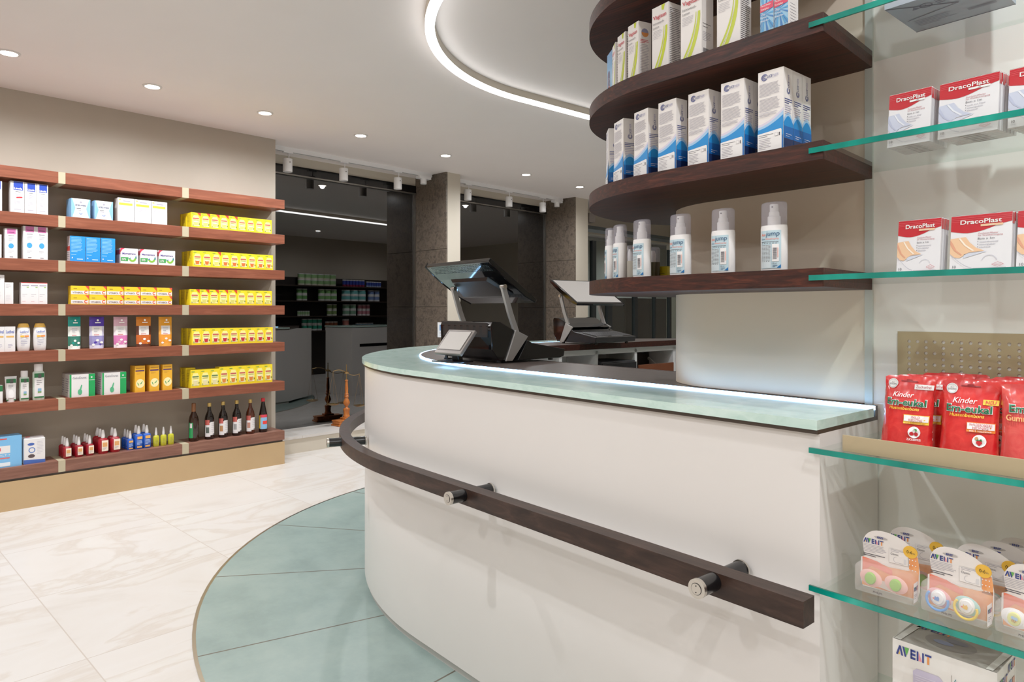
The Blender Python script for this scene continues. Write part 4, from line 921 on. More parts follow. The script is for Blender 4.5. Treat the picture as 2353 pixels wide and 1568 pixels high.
# candy bags
M_BAG = noisy('red_foil', [(.3, '#c91d22'), (.6, '#da2f2c'), (.8, '#e8483e')], (40, 40, 40), .22, 4, 1.5, .4)
M_BAGDK = noisy('dark_red_foil', [(.3, '#a3131a'), (.7, '#c11f22')], (30, 30, 30), .2, 4, 1.5, .4)
M_BAGGUM = noisy('pinkish_red_foil', [(.3, '#cf3a3c'), (.7, '#e05a52')], (30, 30, 30), .15, 4, 1.5, .5)
M_GREEN = P('#0c6b45', .4); M_YELLOW = P('#f2c83a', .4); M_ORANGE = P('#ee7d22', .4)
def make_bag(kind):
    w, h = .084, .137; b = MB(); nx, nz = 14, 20
    def D(u, t):   # half thickness
        e = max(0, 1-(2*u-1)**4); k = max(0, min(1, (1-t)/.32))*min(1, t/.06+.25); return .013*e*k*(1.1-.3*t)
    def X(u, t): return (u-.5)*w*(1 - .05*sin(pi*t)*1.0 + (.06 if t < .25 else 0)*(1-t/.25 if t < .25 else 0))
    V = []
    for s_ in (-1, 1):
        for j in range(nz+1):
            for i in range(nx+1):
                u, t = i/nx, j/nz; wr = .0007*sin(31*u+17*t) + .0006*sin(53*t-9*u)
                tt = t; zz = h*t
                if j == nz and (i == 0 or i == nx): zz -= .003
                V.append((X(u,t), s_*(D(u,t)+.0006) + (wr if s_ < 0 else 0) + .020*t, zz))
    N = (nx+1)*(nz+1); Fc = []
    for j in range(nz):
        for i in range(nx):
            a = j*(nx+1)+i; Fc.append((a,a+1,a+nx+2,a+nx+1)); Fc.append((N+a,N+a+nx+1,N+a+nx+2,N+a+1))
    for j in range(nz):
        a = j*(nx+1); Fc.append((a,a+nx+1,N+a+nx+1,N+a)); a += nx; Fc.append((a,N+a,N+a+nx+1,a+nx+1))
    for i in range(nx): Fc.append((i,N+i,N+i+1,i+1)); a = nz*(nx+1)+i; Fc.append((a,a+1,N+a+1,N+a))
    b.add(V, Fc, M_BAGGUM if kind == 'gum' else M_BAG, True)
    # print wrapped on the bulging front
    pr = MB(); fr = Fr((-w/2,0,0),(1,0,0),(0,0,1))
    def line_(t0): return t0
    def bar(x0,z0,x1,z1,m,k):
        n = max(1,int((x1-x0)/.006)); q = max(1,int((z1-z0)/.006))
        for i in range(n):
            for j in range(q): pr.rect(fr,x0+(x1-x0)*i/n,z0+(z1-z0)*j/q,x0+(x1-x0)*(i+1)/n,z0+(z1-z0)*(j+1)/q,m,k)
    def dsc(x,z,r,m,k):
        for q in range(3): pr.ringd(fr,x,z,r*q/3,r*(q+1)/3,m,k,0,360,20)
    if kind != 'gum':
        dsc(.0155,h-.0135,.0085,M_WHITEP,3); pr.ringd(fr,.0155,h-.0135,.0068,.0073,P('#8fa3a0',.5),5); pr.text(fr,'DR. C.',.0155,h-.0128,.0020,M_BLACK,6,'c',.005); pr.text(fr,'SOLDAN',.0155,h-.0158,.0023,M_BLACK,6,'c',.0125,bold=.02)
        bar(.028,h-.0095,.056,h-.0075,P('#8e1016',.4),2); bar(.037,h-.0075,.046,h-.0055,P('#8e1016',.4),2)
        pr.text(fr,'Kinder',.018,h-.036,.0088,M_WHITE,5,w=.036,shear=.25,bold=.004)
        pr.text(fr,'Em-eukal',.0085,h-.0505,.0118,M_WHITE,4,w=.0675,bold=.05); pr.text(fr,'Em-eukal',.0090,h-.0500,.0112,M_GREEN,8,w=.0665,bold=.022)
        pr.text(fr,'Hustenbonbons',.0145,h-.058,.0054,P('#f3cf3f',.4),5,w=.051,bold=.01,shear=.15)
        if kind == 'cherry':
            bar(.052,h-.0215,.082,h-.0130,M_WHITE,3); pr.text(fr,'Zuckerfrei',.055,h-.0192,.0048,P('#b8343c',.4),6,w=.024)
            sub, m2, t2 = ('WILD','KIRSCHE'), M_YELLOW, 'mit 5 Vitaminen'
        else:
            bar(.062,h-.0370,.083,h-.0285,M_YELLOW,3); pr.text(fr,'NEU',.066,h-.0352,.0054,P('#cc3a2a',.4),6,w=.014,bold=.02)
            sub, m2, t2 = ('WALDERDBEERE','HONIG'), M_ORANGE, 'mit 5 Vitaminen'
        bar(.041,h-.081,.0805,h-.0655,m2,3); bar(.042,h-.0765,.0797,h-.0665,M_WHITE,5)
        pr.text(fr,sub[0],.061,h-.0712,.0042,P('#c0353a',.4),8,'c',.032 if len(sub[0])>6 else .014); pr.text(fr,sub[1],.061,h-.0762,.0044,P('#c0353a',.4),8,'c',.022)
        pr.text(fr,t2,.061,h-.0803,.0029,P('#c0353a',.4) if kind=='cherry' else M_WHITE,8,'c',.030)
        dsc(.060,h-.0945,.0098,M_WHITE,3)
        if kind == 'cherry':
            for q in (-.0035,.0035): dsc(.060+q,h-.0972,.0033,P('#c4202c',.3),5)
            for q in (-1,1): pr.poly(fr,[(.060+q*.0035,h-.0945),(.0605,h-.0885),(.0612,h-.0885),(.0605+q*.0035,h-.0943)],M_BLACK,6)
            pr.poly(fr,[(.0610,h-.0885),(.0645,h-.0880),(.0655,h-.0925),(.0625,h-.0915)],P('#3f9a46',.4),6)
            pr.text(fr,'ZUCKERFREI',.060,h-.1085,.0034,M_WHITE,5,'c',.022,bold=.015)
        else:
            pr.poly(fr,[(.0568,h-.094),(.0632,h-.094),(.0645,h-.0975),(.060,h-.1022),(.0555,h-.0975)],P('#cf2430',.3),5)
            pr.poly(fr,[(.0555,h-.0935),(.058,h-.0915),(.060,h-.0930),(.063,h-.0905),(.0648,h-.0945)],P('#2c6b33',.4),6); dsc(.0562,h-.0905,.0026,P('#b98a5a',.5),6)
    else:
        pr.text(fr,'Em-eukal',.010,h-.043,.0118,M_WHITE,4,w=.0665,bold=.05); pr.text(fr,'Em-eukal',.0105,h-.0425,.0112,M_GREEN,8,w=.0655,bold=.022); pr.text(fr,'Gummidrops',.006,h-.056,.0088,P('#f0b070',.4),5,w=.06,bold=.02)
        dsc(.018,h-.125,.013,M_WHITE,3); pr.poly(fr,[(.012,h-.128),(.018,h-.120),(.0185,h-.1205),(.0125,h-.1285)],M_BLACK,5)
        bar(.030,h-.126,.075,h-.116,M_YELLOW,3); pr.text(fr,'VIELFALT',.036,h-.1235,.0046,P('#b8343c',.4),6,w=.034)
    for i, (x, y, z) in enumerate(pr.v):
        u = min(1,max(0,x/w+.5)); t = min(1,max(0,z/h)); k = -y
        xx = X(u,t); wr = .0007*sin(31*u+17*t) + .0006*sin(53*t-9*u)
        pr.v[i] = (xx, -(D(u,t)+.0006) + wr - .0006 - k + .020*t, z)
    r = empty('candy_bag'); b.build('foil_bag', r, sharp=60); pr.build('print', r); return r
bags = {}
def bag(kind):
    if kind not in bags: bags[kind] = make_bag(kind); return bags[kind]
    return copy_tree(bags[kind])
BG = [('cherry',.468,1.296,-2,'foremost bag at the left, with a cherry badge'),('cherry',.458,1.322,-1,'second red candy bag from the front in the left cherry column'),('cherry',.452,1.346,2,'third red candy bag from the front in the left cherry column'),
      ('cherry',.440,1.400,0,'red candy bag at the back of the tray behind the left cherry column'),('cherry',.425,1.428,1,'rearmost red candy bag against the perforated back at the left'),
      ('honey',.370,1.286,3,'foremost bag with a yellow badge and strawberry in the middle'),('honey',.352,1.314,2,'red candy bag right behind the foremost strawberry one'),
      ('cherry',.336,1.350,0,'red candy bag peeking out right of the strawberry column'),('cherry',.330,1.395,-1,'red candy bag at the back behind the strawberry column'),('cherry',.322,1.425,1,'rearmost red candy bag against the perforated back at the right'),
      ('gum',.283,1.284,8,'pinkish glossy candy bag cut by the right photo edge'),('honey',.262,1.36,0,'red candy bag behind the pinkish one at the right photo edge')]
for kind, f, g, rz, lab in BG:
    o = bag(kind); p = W(f, g); o.location = (p.x, p.y, zt+.003); o.rotation_euler = (radians(-2), 0, GA+radians(rz))
    tag(o, ('red ' if 'bag' in lab and 'candy' not in lab else '') + lab.replace('foremost bag', 'foremost candy bag'), 'candy bag', 'candy bags in the metal tray')

# ------------------------------------------------------------------ soother packs
M_PCARD = P('#efe8e4', .5); M_PORANGE = noisy('orange_card', [(.3, '#e98a4a'), (.6, '#f0a468'), (.8, '#f4b98a')], (50, 50, 50), .5)
M_CORAL = P('#ee7a5c', .45); M_GOLDB = P('#f0b83a', .4); AV = {'b': P('#2b3a86', .45), 'g': P('#5cab4c', .45), 'p': P('#ee8fa0', .45), 'o': P('#ee9146', .45), 'y': P('#eec04c', .45)}
def avent(b, fr, x, y, h, w, k=2):
    """the five coloured letters"""
    u = w/5.1; t = u*.26
    def pl(pts, c): b.poly(fr, [(x+a*u, y+q*h) for a, q in pts], AV[c], k)
    pl([(0,0),(.30,0),(.72,1),(.46,1)],'b'); pl([(.46,1),(.72,1),(1.05,0.0),(.78,0)],'b'); pl([(.34,.08),(.62,.08),(.50,.45)],'y')
    pl([(.92,1),(1.20,1),(1.52,0),(1.28,0)],'b'); pl([(1.24,1),(1.92,1),(1.55,.12)],'g')
    for q in (0,.40,.78): pl([(2.12,q),(2.85,q),(2.85,q+.22),(2.12,q+.22)],'b')
    pl([(2.12,0),(2.36,0),(2.36,1),(2.12,1)],'b')
    pl([(3.02,0),(3.26,0),(3.26,1),(3.02,1)],'b'); pl([(3.32,.95),(3.75,.05),(3.32,.05)],'p'); pl([(3.80,0),(4.04,0),(4.04,1),(3.80,1)],'b')
    pl([(4.18,.80),(5.1,.80),(5.1,1),(4.18,1)],'b'); pl([(4.50,0),(4.78,0),(4.78,.78),(4.50,.78)],'o')
def make_soother(kind):
    r = empty('soother_pack'); w, h = .099, .112; bz = .056
    def outl():
        pts = [(-w*.46,.004),(w*.46,.004),(w*.5,.02),(w*.5,bz)]
        pts += [(w*.5 - .002, .070), (w*.47,.084), (w*.36,.096),(w*.22,.105),(w*.02,.111),(-w*.18,.112),(-w*.33,.107),(-w*.43,.096),(-w*.47,.082),(-w*.44,.068),(-w*.40,.061),(-w*.49,bz),(-w*.5,.02)]
        for _ in range(2):     # round the outline off above the blister
            q = pts[:4]; seq = pts[3:13]
            for i in range(len(seq)-1):
                a, b = seq[i], seq[i+1]; q += [(a[0]*.75+b[0]*.25, a[1]*.75+b[1]*.25), (a[0]*.25+b[0]*.75, a[1]*.25+b[1]*.75)]
            pts = q + pts[13:] if False else q + pts[13:]
            break
        return pts
    c = MB(); o_ = outl(); n = len(o_)
    c.add([(x,.0,z) for x,z in o_]+[(x,.0012,z) for x,z in o_], [(i,(i+1)%n,n+(i+1)%n,n+i) for i in range(n)]+[tuple(range(n)),tuple(range(n,2*n))[::-1]], M_PCARD)
    fr = Fr((-w/2,0,0),(1,0,0),(0,0,1))
    c.poly(fr,[(.003,.006),(w-.003,.006),(w-.001,.056),(w*.80,.052),(w*.5,.050),(.004,.058)],M_PORANGE,1)
    c.poly(fr,[(w*.83,.05),(w-.001,.05),(w-.001,.068),(w*.97,.080),(w*.83,.078)],M_PORANGE,1)
    c.poly(fr,[(.004,.058),(.030,.055),(.055,.046),(.055,.036),(.02,.045),(.004,.030)],M_CORAL,2); c.poly(fr,[(.01,.012),(.06,.006),(.08,.016),(.03,.024)],P('#f6ece6',.5),2)
    avent(c, fr, w*.055, .0855, .0085, w*.35); c.lines(fr,w*.055,.083,w*.40,6,.0026,.0006,M_TINY,2); c.lines(fr,w*.055,.066,w*.40,2,.0030,.0012,M_TINYDK,2)
    c.rect(fr,w*.50,.0595,w*.82,.085,P('#c9c4c2',.5),2); c.rect(fr,w*.505,.0600,w*.815,.0845,M_PCARD,3); c.lines(fr,w*.53,.0835,w*.26,2,.0025,.0006,M_TINY,4)
    c.text(fr,'Classic',w*.53,.0745,.0036,M_TINYDK,4,w=w*.13); c.ringd(fr,w*.63,.067,.0048,.0052,M_TINY,4,90,270); c.rect(fr,w*.63,.0620,w*.74,.0624,M_TINY,4); c.rect(fr,w*.75,.062,w*.79,.071,P('#d9d5d6',.5),4)
    c.poly(fr,[(w*.36+.0105*cos(t*pi/8)*1.1,.099+.0022*sin(t*pi/8)) for t in range(16)],P('#b9b2ae',.5),2)
    c.text(fr,'ENT',w*.30,.0975,.0036,AV['b'],4,w=w*.11,bold=.03)
    for i in range(9): c.disc(fr, w*(.84+.05*(i%3)), .055+.009*(i//3), .0011, M_PCARD, 3, seg=6)
    c.build('card', r)
    g = MB(); g.lathe([(.0001,-.001),(.0115,-.001),(.0115,.0006),(.0001,.0006)], M_GOLDB, 28, 1, .92); gb = g.build('age_badge', r, (w*.355,-.0012,.0865), rot=(pi/2,0,0))
    tb = MB(); tb.text(Fr((w*.355,-.0026,.0865),(1,0,0),(0,0,1)),'0-6',-.001,-.0025,.0055,M_BLACK,1,'c',.009); tb.text(Fr((w*.355,-.0026,.0865),(1,0,0),(0,0,1)),'m',.0062,-.0025,.0034,M_TINYDK,1,'c',.003); tb.build('age_text', gb).matrix_parent_inverse = gb.matrix_basis.inverted()
    # clear blister with rounded edges
    bl = MB(); D_ = .034; s1 = [(-w*.48,.003),(w*.48,.003),(w*.495,.012),(w*.49,.050),(w*.44,.056),(-w*.42,.056),(-w*.49,.050),(-w*.495,.012)]
    def shr(k, dz): return [(x*k, .03+(z-.03)*dz) for x, z in s1]
    L = [(-.0005,s1),(-D_*.6,s1),(-D_*.9,shr(.97,.95)),(-D_,shr(.88,.84))]; m_ = len(s1)
    V = [(x,y,z) for y, s_ in L for x, z in s_]
    bl.add(V, [(j*m_+i, j*m_+(i+1)%m_, (j+1)*m_+(i+1)%m_, (j+1)*m_+i) for j in range(3) for i in range(m_)] + [tuple(range(3*m_,4*m_))], M_CLEARPL, True)
    bb = bl.build('blister', r, sharp=60)
    pw = MB(); fp = Fr((-w*.14,-D_-.0008,.0095),(1,0,0),(0,0,1)); pw.text(fp,'PHILIPS',0,0,.0036,M_TINYDK,1,w=.015); fs = Fr((w*.495,-D_*.85,.008),(0,1,0),(0,0,1))
    pw.rect(fs,0,0,D_*.62,.034,M_WHITEP,1); avent(pw,fs,D_*.06,.020,.007,D_*.50,2); pw.lines(fs,D_*.1,.014,D_*.35,3,.003,.0008,M_TINY,2); pw.build('print', bb)
    for k, x in enumerate((-.0235,.0185)):
        cx, cz = x, .029
        sh = MB().lathe([(.0001,.0005),(.014,.0015),(.019,0),(.0185,-.002),(.0001,-.0005)], {'green': P('#f3b7b0',.3), 'ring': (P('#e9a9ad',.3), P('#a9d3cf',.3))[k] if kind == 'ring' else M_WHITE, 'bee': M_WHITE}[kind], 30, 1, .78)
        so = sh.build('shield', r, (cx,-.020,cz), rot=(pi/2,radians(12),0))
        m1 = {'green': P('#8cbf3e',.2), 'ring': M_WHITE, 'bee': P('#e3e58c',.3)}[kind]
        kn = MB().lathe([(.0098,0),(.0098,.003),(.0085,.005),(.0001,.0055)], m1, 28, .95, 1.12)
        if kind != 'green':
            kn.lathe([(.0122,0),(.0122,.0022),(.011,.003),(.0001,.0031)], M_WHITE, 28, .95, 1.1)
            f2 = Fr((0,0,.0056),(1,0,0),(0,1,0)); cc = (P('#4f86d0',.4), P('#f0b832',.4))[k]
            if kind == 'ring':
                kn.poly(f2,[(-.004,-.004),(-.004,.003),(-.0015,.001),(.0005,.004),(.003,.001),(.003,-.004)],cc,2); kn.poly(f2,[(-.007,-.002),(-.004,.000),(-.004,-.004)],P('#e0564a',.4),3)
            else:
                kn.disc(f2,.001,-.0015,.004,P('#e8b93a',.4),2,.0026); kn.disc(f2,-.001,.0025,.0028,P('#9cc3e6',.4),3); kn.disc(f2,.003,.0025,.0028,P('#9cc3e6',.4),3)
                for q in (-.001,.001,.003): kn.rect(f2,q-.0003,-.0038,q+.0003,.0008,M_TINYDK,4)
        kn.build('button', so, (0,0,.001))
        if kind == 'ring':
            rc = (P('#5b9be0',.3), P('#f0cc32',.3))[k]; t_ = MB(); t_.tube([(.0165*cos(radians(a)), .0165*sin(radians(a))*1.0-.004, .005) for a in range(150,391,12)], .0021, rc, 10); t_.build('ring', so)
        MB().lathe([(.0045,0),(.006,.004),(.0078,.011),(.0065,.017),(.0001,.0195)], hazy('silicone_%s%d' % (kind, k), '#f2d2c4', .35), 20).build('teat', so, (0,0,-.002), rot=(pi,0,0))
    return r
ss = {}
def soother(k):
    if k not in ss: ss[k] = make_soother(k); return ss[k]
    return copy_tree(ss[k])
SO = [('green',.500,1.312,14,'soother pack with two green soothers, foremost at the left'),('green',.478,1.372,14,'soother pack directly behind the one with two green soothers'),
      ('ring',.389,1.310,10,'soother pack with a blue ring and a yellow ring soother, foremost in the middle'),('ring',.366,1.362,10,'second soother pack from the front in the middle column'),('ring',.346,1.408,10,'third soother pack from the front in the middle column'),('ring',.330,1.452,10,'rearmost soother pack of the middle column'),
      ('bee',.283,1.312,8,'soother pack with a bee picture, cut by the right photo edge'),('bee',.262,1.37,8,'soother pack behind the bee one at the right photo edge')]
for k, f, g, rz, lab in SO:
    o = soother(k); p = W(f, g); o.location = (p.x, p.y, .6385); o.rotation_euler = (0,0,GA+radians(rz)-radians(13)); tag(o, lab, 'soother pack', 'soother packs on the glass shelf')
# large carton with bottle picture on the lowest shelf
w, d, h = .160, .105, .170; b = MB().box(0,w,0,d,0,h,P('#efeae6',.4)); fr = Fr((0,0,0),(1,0,0),(0,0,1)); ft = Fr((0,0,h),(1,0,0),(0,1,0)); fs = Fr((w,0,0),(0,1,0),(0,0,1))
avent(b,fr,.006,h-.026,.017,w*.36); M_VIO = P('#c9c0da', .35)
b.poly(fr,[(.034,h-.046),(.040,h-.040),(.075,h-.040),(.085,h-.050),(.083,.03),(.036,.03)],M_VIO,2)
for k in range(5): b.rect(fr,.038,h-.052-k*.004,.082,h-.0505-k*.004,P('#ded8ea',.3),3)
b.disc(fr,.014,h-.085,.016,P('#bcd0ea',.35),2,.008); b.rect(fr,w*.585,.02,w*.59,h-.030,P('#b3a9a6',.5),2)
b.text(fr,'6oz / 180ml',w*.615,h-.044,.010,P('#3c8a9c',.4),2,w=w*.27); b.rect(fr,w*.60,h-.062,w-.003,h-.048,P('#1f8c96',.4),2); b.text(fr,'SYSTÈME DE CONSERVATION',w*.62,h-.058,.006,M_WHITE,4,w=w*.36); b.rect(fr,w*.60,h-.105,w-.003,h-.064,P('#1f8c96',.4),2); b.text(fr,'10x',w*.90,h-.040,.006,M_TINYDK,2)
b.rect(ft,.001,.001,w-.001,d-.001,P('#b3aaa4',.4),1); b.disc(ft,w*.48,d*.5,.040,P('#988f8c',.4),2,.030); b.disc(ft,w*.42,d*.45,.016,P('#8d93b8',.3),3,.008); b.disc(ft,w*.52,d*.62,.018,P('#7f7d8c',.3),3,.009); avent(b,ft,.012,d-.028,.018,w*.36,4)
for q in (.02,.90): b.poly(ft,[(w*q,0),(w*q+.010,0),(w*q+.016,d),(w*q+.004,d)],P('#efeae6',.4),4)
avent(b,fs,.008,h-.034,.016,d*.45); avent(b,fs,.058,h-.020,.014,d*.40); b.rect(fs,d*.62,h-.062,d*.76,h-.036,P('#7f9cc6',.4),2); b.rect(fs,d*.80,h-.062,d*.92,h-.036,P('#d9a08a',.4),2); b.lines(fs,d*.3,h-.05,d*.2,4,.006,.002,M_TINY,2)
p = W(.501, 1.33); o = b.build('bottle_set_carton', None, (p.x, p.y, .3855), GA); tag(o, 'large white baby bottle carton on the lowest glass shelf', 'carton')

# ------------------------------------------------------------------ goods on the left wall shelving (fronts face +X)
XP = XF - .022
def ly(px, x=XP): return on_x(px, 700, x).y
def lz(px, py, x=XP): return on_x(px, py, x).z
def put(o, px_l, px_r, k, dx=0, z=None):
    y = (ly(px_l) + ly(px_r))/2; o.location = (XP - dx, y, LV[k] if z is None else z); o.rotation_euler = (0,0,pi/2); return o
def wid(a, b): return ly(b) - ly(a)
def carton(w, h, d, m, paint=None, side=None, name='carton'):
    b = MB().box(-w/2,w/2,0,d,0,h,m); fr = Fr((-w/2,0,0),(1,0,0),(0,0,1)); fl = Fr((-w/2,d,0),(0,-1,0),(0,0,1))
    if paint: paint(b, fr, w, h)
    if side: side(b, fl, d, h)
    return b.build(name)
ROW = {0:'on the top row', 1:'on the second board from the top', 2:'on the third board from the top', 3:'on the fourth board from the top', 4:'on the fifth board from the top', 5:'on the sixth board from the top', 6:'on the lowest board'}
def series(o, spans, k, lab, cat, group, depth=1, dd=.06, dxs=0):
    """copies of o along board k; depth>1 puts more of them behind"""
    first = True
    for i, (a, b) in enumerate(spans):
        nb = depth if isinstance(depth, int) else depth[i]
        for q in range(nb):
            c = o if first else copy_tree(o); first = False
            put(c, a, b, k, dxs + q*dd)
            pos = ('left','right') if len(spans) == 2 else ('left','middle','right') if len(spans) == 3 else [ORD[j] + ' from the left' for j in range(12)]
            base = lab if len(spans) == 1 else '%s, %s one' % (lab, pos[i]) if len(spans) < 4 else '%s, %s' % (lab, pos[i])
            tag(c, base + ('' if q == 0 else ', %s behind it' % ('directly' if q == 1 else ORD[q-1])), cat, group)
def H(px, py, k): return lz(px, py) - LV[k]
WH = P('#e0dcdb', .45); SHADE = P('#d6d3d6', .5)
# --- tea cartons: nine on each of five boards
TEAY = P('#f2d51e', .4); TEAL = P('#f7eb8c', .45); CUPS = {'lime': P('#d7d26a', .4), 'orange': P('#d9692c', .4), 'red': P('#c02232', .4), 'amber': P('#d97c2c', .4), 'pale': P('#e6d9a0', .4)}
def make_tea(w, h, cup, flag):
    def pt(b, fr, w, h):
        b.poly(fr,[(w*.12,h*.12),(w*.88,h*.12),(w*.88,h*.62),(w*.72,h*.82),(w*.28,h*.82),(w*.12,h*.62)],TEAL,1)
        b.rect(fr,w*.18,h*.58,w*.82,h*.66,P('#c0504c',.5) if cup != 'pale' else P('#5a7a4a',.5),2); b.rect(fr,w*.2,h*.50,w*.8,h*.53,P('#8a8a50',.5),2)
        b.rect(fr,w*.08,h*.88,w*.40,h*.92,P('#6f9a3c',.5),2)
        b.poly(fr,[(w*.34,h*.16),(w*.64,h*.16),(w*.72,h*.40),(w*.26,h*.40)],CUPS[cup],3); b.disc(fr,w*.49,h*.40,w*.23,P('#f4f0d8',.3),4,h*.025,14); b.ringd(fr,w*.74,h*.30,w*.06,w*.09,CUPS[cup],3,-90,90,8)
        b.rect(fr,w*.14,h*.13,w*.86,h*.16,P('#fbf6cf',.4),2); b.poly(fr,[(w*.80,h*.20),(w*.92,h*.26),(w*.84,h*.34)],P('#2f5f2c',.5),5); b.poly(fr,[(w*.14,h*.15),(w*.30,h*.15),(w*.20,h*.24)],P('#8aa03c',.5),5)
        if flag: b.poly(fr,[(w*.62,h-.0002),(w-.0002,h-.0002),(w-.0002,h*.76)],P('#dc3a2a',.4),4)
    return carton(w,h,.075,TEAY,pt,lambda b,fl,d,h: b.lines(fl,.01,h*.8,d*.6,6,h*.09,h*.03,P('#c7ab2a',.5)),'tea_carton')
TE = {1:(437,624.5,488,['lime']*9,[1,1,1,1,1,0,0,0,0]), 2:(440.5,627.5,576,['orange']*2+['lime']+['orange']*6,[0,0,1,0,0,0,0,0,0]), 3:(434,625,665,['lime']*9,[1,1,1,1,1,0,0,0,0]),
      4:(438.5,627,755.5,['red']*9,[0]*9), 5:(436,626,848,['pale']*3+['amber']*6,[0]*9)}
teas = {}
for k, (a, b, top, cups, flags) in TE.items():
    y0, y1 = ly(a+2), ly(b); w = (y1-y0)/9; h = H(a+5, top, k)
    for i in range(9):
        hh = h*.93 if (k == 5 and i < 3) else h
        key = (round(w*1000), round(hh*500), cups[i], flags[i])
        if key not in teas: teas[key] = o = make_tea(w-.0006, hh, cups[i], flags[i])
        else: o = copy_tree(teas[key])
        o.location = (XP, y0 + w*(i+.5), LV[k]); o.rotation_euler = (0,0,pi/2)
        tag(o, 'yellow tea carton %s from the left %s' % (ORD[i], ROW[k]), 'carton', 'yellow tea cartons on the wall shelving')
    for q in (1, 2):
        o = copy_tree(teas[key]); o.location = (XP - .077*q, y0 + w*.5 - .004*q, LV[k]); o.rotation_euler = (0,0,pi/2)
        tag(o, 'yellow tea carton %s the leftmost %s' % ('directly behind' if q == 1 else 'second behind', ROW[k]), 'carton', 'yellow tea cartons on the wall shelving')
# --- second board: tall lotion cartons
DB = P('#1f3fa8', .4)
def tall(b, fr, w, h):
    b.rect(fr,w*.22,h*.72,w*.90,h-.001,DB,1); b.text(fr,'Linola',w*.26,h*.745,h*.06,WH,2,w=w*.58,bold=.03)
    b.rect(fr,w*.35,h*.66,w*.72,h*.675,M_TINYDK,1); b.lines(fr,w*.3,h*.60,w*.5,4,h*.035,h*.012,M_TINY); b.lines(fr,w*.28,h*.36,w*.5,3,h*.04,h*.012,M_TINY); b.rect(fr,w*.25,h*.10,w*.75,h*.12,M_TINY,1)
def tallred(b, fr, w, h): tall(b, fr, w, h); b.poly(fr,[(w*.42,h*.46),(w*.86,h*.48),(w*.86,h*.52),(w*.42,h*.50)],P('#d03038',.4),2)
h = H(24, 415, 1)
o = carton(wid(24,56),h,.05,WH,tallred,None,'lotion_carton'); series(o,[(24,56)],1,'tall white carton with dark blue head and a red dash','carton','tall blue headed cartons')
o = carton(wid(57,83.5),h*.99,.05,WH,tall,None,'lotion_carton'); series(o,[(57,83.5),(84.5,110.5)],1,'tall white carton with a dark blue head and no red dash','carton','tall blue headed cartons')
o = carton(wid(-24,4.5),h*.95,.05,WH,tall,None,'lotion_carton'); series(o,[(-24,4.5)],1,'white carton cut by the left photo edge '+ROW[1],'carton','tall blue headed cartons')
LBL = P('#7fb0e0', .4)
def edel(b, fr, w, h):
    b.poly(fr,[(0,0),(w*.06,0),(w*.22,h*.5),(w*.06,h),(0,h)],LBL,1); b.poly(fr,[(w,0),(w*.94,0),(w*.78,h*.5),(w*.94,h),(w,h)],LBL,1)
    b.text(fr,'EDELWEISS',w*.5,h*.62,h*.08,P('#27406e',.4),2,'c',w*.56,bold=.02); b.disc(fr,w*.5,h*.82,w*.06,M_TINY,2); b.lines(fr,w*.28,h*.50,w*.42,1,.01,h*.03,M_TINYDK); b.lines(fr,w*.32,h*.42,w*.36,1,.01,h*.03,M_TINY); b.ringd(fr,w*.5,h*.27,w*.06,w*.09,P('#4a78c0',.4),2,180,360)
def edside(b, fl, d, h): b.rect(fl,0,0,d,h,LBL,1)
o = carton(wid(163.5,207.5),H(164,455,1),.035,WH,edel,edside,'powder_carton'); series(o,[(163.5,207.5),(217.5,259.5)],1,'white square carton with pale blue curved sides','carton','pale blue sided cartons',(3,2),.036)
YB = P('#e8dc3c', .4)
def yb(b, fr, w, h):
    b.rect(fr,w*.06,h*.70,w*.88,h*.80,YB,1); b.rect(fr,w*.3,h*.86,w*.75,h*.90,M_TINY,1); b.rect(fr,w*.05,h*.90,w*.18,h*.95,P('#e0b060',.4),1); b.lines(fr,w*.08,h*.62,w*.7,3,h*.06,h*.012,M_TINY); b.lines(fr,w*.08,h*.38,w*.8,6,h*.055,h*.010,P('#a8bfd6',.5))
o = carton(wid(271,309),H(272,454,1),.07,WH,yb,None,'dressing_carton'); series(o,[(271,309),(309.7,347.5),(348,384.5)],1,'white carton with a yellow band','carton','yellow banded cartons')
# --- third board
PNK = P('#c0669c', .4)
def pnk(b, fr, w, h):
    b.rect(fr,w*.18,h*.82,w*.86,h-.001,PNK,1); b.rect(fr,w*.28,h*.86,w*.76,h*.89,P('#8a3a70',.4),2); b.rect(fr,w*.28,h*.75,w*.75,h*.765,M_TINYDK,1); b.lines(fr,w*.3,h*.70,w*.45,4,h*.03,h*.01,M_TINY); b.disc(fr,w*.5,h*.42,w*.22,P('#3a96d0',.4),1,h*.085); b.lines(fr,w*.28,h*.25,w*.5,2,h*.04,h*.01,M_TINY); b.rect(fr,w*.38,h*.04,w*.66,h*.06,M_TINYDK,1)
o = carton(wid(53.5,82),H(54,519,2),.05,WH,pnk,None,'lotion_carton'); series(o,[(53.5,82),(82.7,109)],2,'tall white carton with a mauve head and blue spot in the touching pair','carton','mauve headed cartons')
o = carton(wid(11,40),H(12,524.5,2),.05,WH,pnk,None,'lotion_carton'); series(o,[(11,40)],2,'shorter white carton with a mauve head left of the touching pair','carton','mauve headed cartons')
o = carton(wid(-24,3.5),H(12,540,2),.05,WH,pnk,None,'lotion_carton'); series(o,[(-24,3.5)],2,'white carton with a mauve head cut by the left photo edge','carton','mauve headed cartons')
BL = P('#1e86d6', .4)
def blu(b, fr, w, h):
    b.lines(fr,w*.08,h*.94,w*.75,11,h*.055,h*.018,P('#8ec2ec',.5)); b.lines(fr,w*.08,h*.28,w*.6,1,.01,h*.02,P('#8ec2ec',.5)); b.poly(fr,[(w*.1,h*.12),(w*.2,h*.12),(w*.15,h*.18)],WH,1); b.rect(fr,w*.45,h*.08,w*.85,h*.11,P('#bcdcf4',.5),1)
